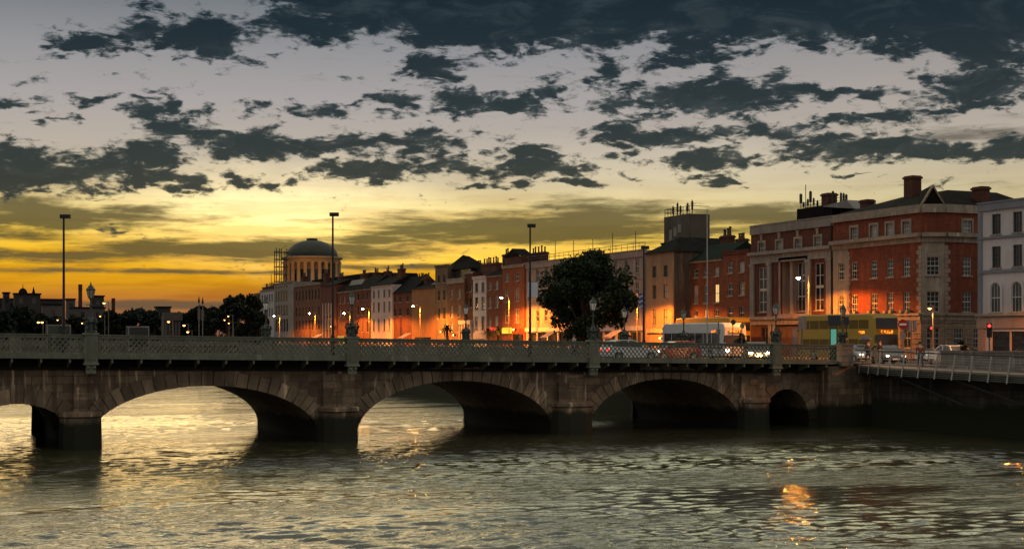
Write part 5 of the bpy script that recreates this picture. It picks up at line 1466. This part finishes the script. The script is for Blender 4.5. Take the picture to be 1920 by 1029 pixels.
def bus(X, Y, rz, label, decks, body, L, name='bus', stripe=None, litm=None, H=None):
    t = thing(name, label, 'bus', (X, Y, ZS - .126), rz)
    hw = 1.27; H = H or (4.25 if decks == 2 else 3.3)
    pr = [(-L / 2, .35), (-L / 2 + .02, H - .35), (-L / 2 + .3, H - .05), (-L / 2 + 1, H), (L / 2 - 1.0, H), (L / 2 - .35, H - .1), (L / 2 - .12, H - .45), (L / 2, 1.5), (L / 2 - .02, .35)]
    m = MB(); n = len(pr)
    def sec(y, s): return [(x * s, y, .35 + (z_ - .35) * (1 - (1 - s) * 2)) for x, z_ in pr]
    S_ = [sec(-hw, .985), sec(-hw * .93, 1.0), sec(hw * .93, 1.0), sec(hw, .985)]
    for A_, B_ in zip(S_, S_[1:]):
        for i in range(n): m.quad(A_[i], A_[(i + 1) % n], B_[(i + 1) % n], B_[i])
    m.quad(*S_[0][::-1]).quad(*S_[3])
    m.build('body', body, t)
    bands = [(1.35, 2.15)] if decks == 1 else [(1.25, 1.95), (2.85, 3.6)]
    if decks == 1: bands = [(1.5, 2.55)]
    for z0, z1 in bands:
        for s in (-1, 1):
            nw = int(L / 1.55); x = -L / 2 + .5; w = (L - 1.3) / nw
            for k in range(nw):
                MB().box(x + k * w, x + (k + .93) * w, s * hw * .97, s * (hw + .012), z0, z1).build('side_window', litm or M_cglass, t)
    fz = [(1.25, 2.35)] + ([(2.85, 3.75)] if decks == 2 else [])
    for z0, z1 in fz:
        MB().box(L / 2 - .30, L / 2 + .015, -1.1, 1.1, z0, z1).build('windscreen', M_cglass, t)
        MB().box(-L / 2 - .015, -L / 2 + .3, -1.0, 1.0, z0 + .2, z1).build('rear_window', M_cglass, t)
    dz = 2.42 if decks == 2 else 2.6
    MB().box(L / 2 - .3, L / 2 + .03, -.6, .6, dz, dz + .28).build('destination_display', M_led, t)
    MB().box(L * .3, L * .3 + .8, -hw - .02, -hw * .97, dz, dz + .22).build('destination_display', M_led, t)
    if stripe:
        for s in (-1, 1): MB().box(-L / 2 + .1, L / 2 - .4, s * hw * .97, s * (hw + .006), *stripe[1]).build('stripe', stripe[0], t)
    for x in (-L / 2 + 2.4, L / 2 - 2.6):
        for y in (-1.12, 1.12): wheel_at(t, x, y, .48, .3)
    for y in (-.95, .95):
        MB().box(L / 2 - .1, L / 2 + .04, y - .2, y + .2, .7, .95).build('headlight', M_head, t)
        MB().box(-L / 2 - .03, -L / 2 + .1, y - .12, y + .12, .8, 1.25).build('tail_light', M_tail, t)
    MB().bar((L / 2 + .1, -1.3, 2.2), (L / 2 + .35, -1.5, 1.7), .15, .3).build('wing_mirror', M_darkm, t)
    return t
def led():
    m = bpy.data.materials.new('amber_display'); m.use_nodes = True; m.node_tree.nodes.clear(); g = G(m.node_tree)
    tc = g.n('ShaderNodeTexCoord').outputs['Object']
    n_ = g.noise(g.v('MULTIPLY', tc, (9, 9, 5)), 1, 1)
    e = g.n('ShaderNodeEmission', {0: (1, .22, .02, 1), 1: g.rng(n_, .42, .55, .25, 2.4)})
    g.n('ShaderNodeOutputMaterial', {0: e.outputs[0]}); return m
M_led = led()
M_ybus = mat('yellow_bus_paint', (.36, .22, .02), .35, .1, 1, spec=.5)
M_wcoach = mat('white_coach_paint', (.50, .50, .50), .35, .1, 1, spec=.5)
M_litbus = mat('lit_bus_window', None, emit=(.55, .33, .10), estr=.07)
M_dblue = mat('blue_bus_stripe', (.02, .04, .12), .4)
XBu = 79.5
bus(XBu, on_x(1590, XBu) + .2, R(-90), 'yellow double decker bus in front of the corner brick building', 2, M_ybus, 11.2, 'double_decker_bus', (M_dblue, (.95, 1.15)), M_litbus, 4.15)
Xb = 84.0
bus(Xb, on_x(1335, Xb), R(-90), 'yellow double decker bus behind the white coach', 2, M_ybus, 11.5, 'double_decker_bus', (M_dblue, (.95, 1.15)), M_litbus, 4.3)
Xb = 76.5
bus(Xb, on_x(1318, Xb), R(-90), 'white coach with rounded roof in front of the dark brick town house', 1, M_wcoach, 12.0, 'coach', (M_dblue, (1.0, 1.2)), None, 3.55)

# ---------------------------------------------------------------- signs and signals at the junction
def post(t, H, r_=.05, m_=None): return MB().tube([(0, 0, 0), (0, 0, H)], r_, 8).build('pole', m_ or M_post, t)
M_sigbox = mat('signal_black', (.03, .03, .03), .6)
def signal(px, X, py, label, lit, rz, back=False, z0=ZS):
    Y = on_x(px, X); t = thing('traffic_light', label, 'traffic light', (X, Y, z0), rz, 'traffic lights at the junction')
    H = zat(py, X, Y) - z0
    post(t, H, .055)
    hd = MB().box(-.17, .17, -.12, .12, H - .95, H).build('signal_head', M_sigbox if not back else M_stuc, t)
    if back: MB().box(-.32, .32, .122, .14, H - 1.0, H + .05).build('backing_board', M_stuc, t)
    cols_ = [('red', (1, .03, .02)), ('amber', (1, .4, .02)), ('green', (.05, 1, .5))]
    for k, (nm, c_) in enumerate(cols_):
        zc_ = H - .17 - .3 * k
        mm = mat('signal_' + nm, None, emit=c_, estr=5) if nm == lit else mat('signal_off_' + nm, rndc(c_, .05), .3)
        MB().tube([(0, -.125, zc_), (0, -.135, zc_)], .10, 12).build('signal_lens', mm, hd)
        m = MB(); n = 8
        for q in range(n):
            a0, a1 = math.pi * q / n, math.pi * (q + 1) / n
            m.quad((.12 * math.cos(a0), -.12, zc_ + .12 * math.sin(a0)), (.12 * math.cos(a1), -.12, zc_ + .12 * math.sin(a1)), (.12 * math.cos(a1), -.28, zc_ + .11 * math.sin(a1)), (.12 * math.cos(a0), -.28, zc_ + .11 * math.sin(a0)))
        m.build('signal_hood', M_sigbox, hd)
    return t
face = -TH * 1.3
signal(1855, 68.2, 606, 'traffic light showing red in front of the shopfront of the white building', 'red', R(-40))
signal(1747, 77, 611, 'traffic light showing red, half hidden by the slim lamp post', 'red', R(-40))
signal(1504, 66.5, 594, 'traffic light seen from behind with grey backing board left of the dark sign', 'none', R(150), True)
signal(1662, 80.0, 624, 'traffic light showing green at the right end of the yellow bus', 'green', R(-38))
# no entry sign
def disc_sign(px, X, py, label):
    Y = on_x(px, X); t = thing('road_sign', label, 'road sign', (X, Y, ZS), R(-40)); H = zat(py, X, Y) - ZS + .35
    post(t, H)
    MB().tube([(0, -.06, H - .35), (0, -.085, H - .35)], .36, 24).build('sign_disc', mat('sign_red', (.35, .02, .015), .5), t)
    MB().box(-.25, .25, -.098, -.09, H - .42, H - .28).build('white_bar', M_white, t)
    MB().box(-.2, .2, -.1, -.06, H - 1.45, H - .95).build('sign_plate', M_stucp, t)
disc_sign(1693, 70, 608, 'round red no entry sign with white bar on a post')
Y = on_x(1709, 70.5); t = thing('road_sign', 'pair of pale blank backed signs on one post right of the no entry sign', 'road sign', (70.5, Y, ZS), R(-60))
H = zat(600, 70.5, Y) - ZS; post(t, H)
MB().box(-.42, -.06, -.02, .02, H - .85, H).build('sign_plate', M_stucp, t); MB().box(.06, .36, .1, .14, H - .85, H).build('sign_plate', M_stucp, t)
# dark information board and lit panel
X = 66.0; Y = on_x(1571, X); t = thing('information_board', 'dark blue framed information board beside the end lantern', 'sign', (X, Y, ZS), R(-37))
H = zat(591, X, Y) - ZS
for x in (-.05, .62): MB().tube([(x, .03, 0), (x, .03, H - .1)], .04, 6).build('pole', M_darkm, t)
MB().box(-.72, .22, -.05, .05, H - .78, H).build('board', mat('board_navy', (.02, .03, .05), .5), t)
MB().box(.27, .8, -.05, .05, H - .70, H - .12).build('board', bpy.data.materials['board_navy'], t)
X = 65.2; Y = on_x(1563, X); t = thing('lit_panel', 'upright teal backlit panel standing on the pavement at the bridge end', 'lit sign', (X, Y, ZS), R(-37))
z0, z1 = zat(646, X, Y) - ZS, zat(617, X, Y) - ZS
MB().box(-.27, .27, -.08, .08, 0, z1 + .06).build('case', M_darkm, t)
MB().box(-.2, .2, -.095, -.082, z0, z1).build('poster', mat('teal_poster', None, emit=(.10, .32, .24), estr=.9), t)
X = 67; Y = on_x(1347, 66); t = thing('sign_post', 'thin orange lit post on the quay between the coach and the railing', 'post', (62.5, on_x(1347, 62.5), ZS)); post(t, zat(604, 62.5, on_x(1347, 62.5)) - ZS, .05)
MB().box(-.16, .16, -.03, .03, 2.2, 2.6).build('sign_plate', M_stuc, t)
for px, py, lab in ((1374, 599, 'short sign post with dark round sign before the brick town house'), (1391, 606, 'short pale sign post left of the amber bus display')):
    Xs = 63; Y = on_x(px, Xs); t = thing('sign_post', lab, 'post', (Xs, Y, ZS)); H = zat(py, Xs, Y) - ZS; post(t, H, .04)
    MB().tube([(0, -.05, H - .2), (0, -.08, H - .2)], .22, 14).build('sign_disc', M_irond if px < 1380 else M_stuc, t)
Xs = 60; Y = on_x(1496, 64.5); t = thing('sign_post', 'thin red post just right of the fourth lantern', 'post', (64.5, Y, ZS)); post(t, 2.4, .045, mat('red_post', (.4, .05, .03), .5)); MB().lathe([(.07, 0), (.07, .08), (0, .12)], (0, 0, 2.4), 8).build('cap', M_darkm, t)
# awnings / parked umbrellas along the quay
for px, w_, lab in ((1150, 2.4, 'pale awning stall under the right side of the big tree'), (1030, 2.2, 'pale awning stall left of the big tree trunk'), (760, 2.6, 'pale low awning before the mansard roofed house'), (595, 3.4, 'pale low awning before the brick office block')):
    X = 83.5; Y = on_x(px, X); t = thing('awning_stall', lab, 'stall', (X, Y, ZS), R(-90))
    MB().quad((-w_ / 2, -.9, 2.1), (w_ / 2, -.9, 2.1), (w_ / 2, .6, 2.9), (-w_ / 2, .6, 2.9)).quad((-w_ / 2, -.9, 1.9), (w_ / 2, -.9, 1.9), (w_ / 2, -.9, 2.1), (-w_ / 2, -.9, 2.1)).build('canopy', M_stucp, t)
    for x in (-w_ / 2 + .05, w_ / 2 - .05): MB().tube([(x, -.85, 0), (x, -.85, 2.05)], .03, 6).build('pole', M_darkm, t)
    MB().box(-w_ / 2 + .1, w_ / 2 - .1, -.4, .4, 0, .95).build('counter', M_door, t)

# ---------------------------------------------------------------- boardwalk
bw = thing('boardwalk', 'riverside boardwalk cantilevered from the quay wall with slatted side and steel railing', 'boardwalk')
M_bdeck = mat('boardwalk_timber', (.50, .36, .26), .7, .3, 2, brick=(.16, 9, .25))  # timber tone brightened to stand in for warm light on the deck
M_steel = mat('stainless_steel', (.30, .29, .27), .4, .2, 3, metal=.5)
M_steeld = mat('weathered_slats', (.12, .12, .10), .6, .3, 2, metal=.2)
def bz(y): return 4.42 - .0175 * (84 - y)
def bx(y): return 63.0 + max(0, (y - 78)) * .28
ys = [84.6, 82, 80, 78, 74, 70, 66, 62, 56, 48, 40]
m = MB()
for ya, yb_ in zip(ys, ys[1:]):
    m.hexa([(bx(ya), ya, bz(ya) - .12), (bx(yb_), yb_, bz(yb_) - .12), (NQD - .13, yb_, bz(yb_) - .12), (NQD - .13, ya, bz(ya) - .12),
            (bx(ya), ya, bz(ya)), (bx(yb_), yb_, bz(yb_)), (NQD - .13, yb_, bz(yb_)), (NQD - .13, ya, bz(ya))])
m.build('deck', M_bdeck, bw)
m = MB()
for ya, yb_ in zip(ys, ys[1:]):
    for k in range(4):
        o_ = .06 + .04 * k
        m.bar((bx(ya) - .12 + o_, ya, bz(ya) - .12 - .12 * k), (bx(yb_) - .12 + o_, yb_, bz(yb_) - .12 - .12 * k), .05, .075)
m.build('side_slats', M_steeld, bw)
m = MB()
for ya, yb_ in zip(ys, ys[1:]): m.hexa([(bx(ya) + .3, ya, bz(ya) - .5), (bx(yb_) + .3, yb_, bz(yb_) - .5), (NQD - .01, yb_, bz(yb_) - .5), (NQD - .01, ya, bz(ya) - .5), (bx(ya) + .1, ya, bz(ya) - .125), (bx(yb_) + .1, yb_, bz(yb_) - .125), (NQD - .01, yb_, bz(yb_) - .125), (NQD - .01, ya, bz(ya) - .125)])
m.build('underframe', M_under, bw)
y = 83.4
while y > 41:
    x = bx(y) - .1; z = bz(y)
    MB().bar((x - .10, y, z - .58), (x + .20, y, z + 1.02), .055, .11, up=(0, 1, 0)).build('post', M_steel, bw)
    y -= 1.62
def rail(dz, dx, r_, nm, m_):
    MB().tube([(bx(y_) - .1 + dx, y_, bz(y_) + dz) for y_ in ys], r_, 6).build(nm, m_, bw)
rail(1.08, .22, .045, 'handrail', M_darkm)
for k in range(5): rail(.18 + .17 * k, -.02 + .035 * k, .012, 'rail_wire', M_steel)
for y0 in (79.5, 73.0, 66.5, 60):
    MB().tube([(bx(y0) + .5, y0, bz(y0) - .5), (NQD - .02, y0 - 5.0, 1.9)], .06, 6).build('strut', M_steeld, bw)
# stairs railing on the land side opening
t = thing('quay_railing', 'short low steel railing with a lit handrail between the bridge end and the granite parapet', 'railing')
m = MB()
for k in range(7): m.tube([(NQD + .3, 83.6 - k * 1.05, ZS), (NQD + .3, 83.6 - k * 1.05, ZS + 1.0)], .03, 6)
m.build('post', M_steel, t) if False else None
for k in range(7): MB().tube([(NQD + .3, 83.6 - k * 1.05, ZS), (NQD + .3, 83.6 - k * 1.05, ZS + 1.0)], .035, 6).build('post', M_steel, t)
MB().tube([(NQD + .3, 83.7, ZS + 1.0), (NQD + .3, 77.2, ZS + 1.0)], .035, 6).build('handrail', M_steel, t)
# bench
Xq = 68.6; Yq = on_x(1737, Xq); t = thing('slatted_bench', 'white slatted bench beside the boardwalk opening, lit from below', 'bench', (Xq, Yq, ZS), R(-50))
for k in range(4): MB().box(-.85, .85, .22, .25, .48 + .13 * k, .56 + .13 * k).build('backrest_slat', M_white, t)
for k in range(3): MB().box(-.85, .85, -.25 + .16 * k, -.13 + .16 * k, .43, .46).build('seat_slat', M_white, t)
for x in (-.7, .7):
    for y_ in (-.2, .2): MB().box(x - .03, x + .03, y_ - .03, y_ + .03, 0, .43).build('leg', M_steel, t)
# bicycle
Xq = 66.9; Yq = on_x(1787, Xq); t = thing('bicycle', 'bicycle leaning on the granite parapet', 'bicycle', (Xq, Yq, ZS), R(-82))
for x in (-.52, .52):
    m = MB(); n = 20
    for q in range(n):
        a0, a1 = 2 * math.pi * q / n, 2 * math.pi * (q + 1) / n
        m.bar((x + .33 * math.cos(a0), 0, .35 + .33 * math.sin(a0)), (x + .33 * math.cos(a1), 0, .35 + .33 * math.sin(a1)), .035)
        if q % 2: m.bar((x, 0, .35), (x + .32 * math.cos(a0), 0, .35 + .32 * math.sin(a0)), .006)
    m.build('wheel', M_rim, t)
MB().bar((-.52, 0, .35), (-.05, 0, .3), .03).bar((-.05, 0, .3), (-.2, 0, .85), .03).bar((-.2, 0, .8), (.36, 0, .84), .03).bar((-.05, 0, .3), (.38, 0, .74), .03).bar((.52, 0, .35), (.34, 0, .98), .03).bar((-.52, 0, .35), (-.17, 0, .74), .025).build('frame', P_d, t)
MB().box(-.32, -.08, -.06, .06, .88, .93).build('saddle', M_darkm, t); MB().bar((.34, -.26, 1.0), (.34, .26, 1.0), .03).build('handlebar', M_darkm, t)

# ---------------------------------------------------------------- people
def skin_mesh(name, joints, edges, radii, m_, root=0):
    me = bpy.data.meshes.new(name); me.from_pydata(joints, edges, []); me.update()
    o = bpy.data.objects.new(name, me); COL.objects.link(o)
    sk = o.modifiers.new('skin', 'SKIN'); sk.use_smooth_shade = True
    for i, v in enumerate(me.skin_vertices[0].data):
        r_ = radii[i]; v.radius = r_ if isinstance(r_, tuple) else (r_, r_)
        v.use_root = i == root
    sb = o.modifiers.new('sub', 'SUBSURF'); sb.levels = 1; sb.render_levels = 1
    dg = bpy.context.evaluated_depsgraph_get(); me2 = bpy.data.meshes.new_from_object(o.evaluated_get(dg))
    bpy.data.objects.remove(o); me2.name = name; me2.materials.clear(); me2.materials.append(m_)
    me2.polygons.foreach_set('use_smooth', [True] * len(me2.polygons))
    return me2
M_skin = mat('skin', (.42, .25, .17), .6, .1, 5)
M_jean = mat('denim', (.035, .045, .075), .9, .2, 5)
M_hair = mat('hair', (.03, .02, .015), .7)
def person(X, Y, z, rz, label, coat, stride=.22, lean=0.0, arms=((.28, .08), (.28, -.06)), hand_fwd=None, trousers=None):
    t = thing('person', label, 'person', (X, Y, z), rz)
    # +x is forward
    hip = .92; sh = 1.42; l = lean
    J = [(0, 0, hip), (l * .3, 0, 1.18), (l * .8, 0, sh), (l * .95, 0, 1.50), (l * 1.2 + .01, 0, 1.60), (l * 1.25 + .02, 0, 1.70)]
    Rr = [(.13, .155), (.115, .14), (.10, .17), .055, .088, .075]
    E_ = [(0, 1), (1, 2), (2, 3), (3, 4), (4, 5)]
    arm_i = []
    for s, (ex, fx) in zip((1, -1), arms):
        i = len(J)
        sx_, sy_ = l * .8, s * .20
        if hand_fwd: el = (sx_ + .12, s * .24, 1.14); wr = (sx_ + hand_fwd, s * .18, 1.10)
        else: el = (sx_ + fx * .5, s * .25, 1.13); wr = (sx_ + fx * 1.6, s * .25, .88)
        hd_ = (wr[0] + (.06 if hand_fwd else .02), wr[1], wr[2] - (.0 if hand_fwd else .08))
        J += [(sx_, sy_, sh - .02), el, wr, hd_]; Rr += [.058, .043, .030, .036]
        E_ += [(2, i), (i, i + 1), (i + 1, i + 2), (i + 2, i + 3)]
        for q in range(4):            # four fingers and a thumb
            k = len(J); y_ = wr[1] + (q - 1.5) * .018
            if hand_fwd: f1 = (hd_[0] + .045, y_, hd_[2] - .005); f2 = (hd_[0] + .065, y_, hd_[2] - .035)
            else: f1 = (hd_[0] + (q - 1.5) * .018, hd_[1], hd_[2] - .05); f2 = (hd_[0] + (q - 1.5) * .018 + .01, hd_[1] - s * .012, hd_[2] - .085 + abs(q - 1.5) * .006)
            J += [f1, f2]; Rr += [.0085, .007]; E_ += [(i + 3, k), (k, k + 1)]
        k = len(J); J += [(wr[0] + .045, wr[1] - s * .035, wr[2] - .05)]; Rr += [.010]; E_ += [(i + 2, k)]
        arm_i.append(i)
    legs = []
    for s in (1, -1):
        i = len(J); f_ = s * stride
        J += [(0, s * .09, hip - .06), (f_ * .55 + .03, s * .10, .49), (f_ - .03, s * .10, .09), (f_ + .13, s * .11, .035)]
        Rr += [.095, .062, .042, .036]; E_ += [(0, i), (i, i + 1), (i + 1, i + 2), (i + 2, i + 3)]; legs.append(i)
    body = link('body', skin_mesh('body', J, E_, Rr, M_skin), t)
    # clothing: slightly larger skins
    a_ = [0, 1, 2] + [i + k for i in arm_i for k in range(3)]
    idx = {v: n for n, v in enumerate(a_)}
    link('jacket', skin_mesh('jacket', [J[v] for v in a_], [(idx[x], idx[y]) for x, y in E_ if x in idx and y in idx], [tuple(q * 1.16 + .012 for q in Rr[v]) if isinstance(Rr[v], tuple) else Rr[v] * 1.15 + .014 for v in a_], coat), t)
    b_ = [0] + [i + k for i in legs for k in range(3)]
    idx = {v: n for n, v in enumerate(b_)}
    link('trousers', skin_mesh('trousers', [J[v] for v in b_], [(idx[x], idx[y]) for x, y in E_ if x in idx and y in idx], [tuple(q * 1.08 for q in Rr[v]) if isinstance(Rr[v], tuple) else Rr[v] * 1.12 + .01 for v in b_], trousers or M_jean), t)
    hx, hz = J[5][0], J[5][2]
    MB().lathe([(.098, -.03), (.108, .02), (.095, .07), (.055, .105), (0, .115)], (hx - .015, 0, hz - .02), 14).build('hair', M_hair, t, True)
    f = MB(); f.box(hx + .075, hx + .105, -.012, .012, hz - .075, hz - .04); f.build('nose', M_skin, t)
    for s in (-1, 1): MB().tube([(hx - .01, s * .082, hz - .05), (hx - .01, s * .097, hz - .05)], .022, 8).build('ear', M_skin, t)
    return t
Xp = 64.6; Yp = on_x(1726, Xp)
person(Xp, Yp, bz(Yp), R(60), 'person in a rust red jacket leaning forward as they walk on the boardwalk', mat('rust_jacket', (.22, .05, .03), .8), lean=.16, stride=.26)
Xp = 67.6; Yp = on_x(1628, Xp)
p = person(Xp, Yp, ZS, R(110), 'person in a slate blue coat walking under an umbrella by the bridge end', mat('slate_coat', (.07, .08, .11), .85), stride=.18, hand_fwd=.22)
u = thing('umbrella', 'slate grey open umbrella held over the person by the bridge end', 'umbrella', (Xp - .05, Yp + .25, ZS + 1.05), 0)
MB().tube([(0, 0, -.05), (0, 0, 1.0)], .012, 6).build('shaft', M_darkm, u); MB().lathe([(.50, .72), (.38, .86), (.2, .95), (0, 1.0)], n=8).build('canopy', mat('umbrella_cloth', (.10, .11, .14), .8), u)
Xp = 66.3; Yp = on_x(1650, 70)
person(70, Yp, ZS, R(-60), 'person in a dark coat standing right of the umbrella', mat('dark_coat', (.03, .03, .035), .85), stride=.05)
Yp = 98.5; Xp = on_y(1076, Yp)
person(Xp, Yp, ZD(Xp), R(0), 'person in a pale coat walking on the far footway left of the third lantern', mat('pale_coat', (.35, .32, .28), .85), stride=.24)
Xp = on_y(1181, Yp)
person(Xp, Yp, ZD(Xp), R(180), 'person in a black coat walking on the far footway below the big tree', mat('black_coat', (.02, .02, .022), .85), stride=.24)
Xp = on_y(1548, 96)

X_, Y_ = on_y(560, 380), 380.0
t = thing('floodlight', 'warm floodlight on the roof below the left side of the colonnaded drum', 'floodlight', (X_, Y_, ZS + 12))
MB().box(-.3, .3, -.25, .25, -.2, .2).build('housing', M_darkm, t); MB().box(-.25, .25, .26, .28, -.15, .15).build('lens', M_bulbf, t)
ld = bpy.data.lights.new('lamp_light', 'SPOT'); ld.energy = 9000; ld.color = (1, .42, .08); ld.spot_size = R(70); ld.spot_blend = .8; ld.shadow_soft_size = .3
l_o = link('lamp_light', ld, t, (0, .5, .2)); l_o.rotation_euler = Vector((-(on_y(572, 400) - X_), -20, -8)).to_track_quat('Z', 'Y').to_euler()
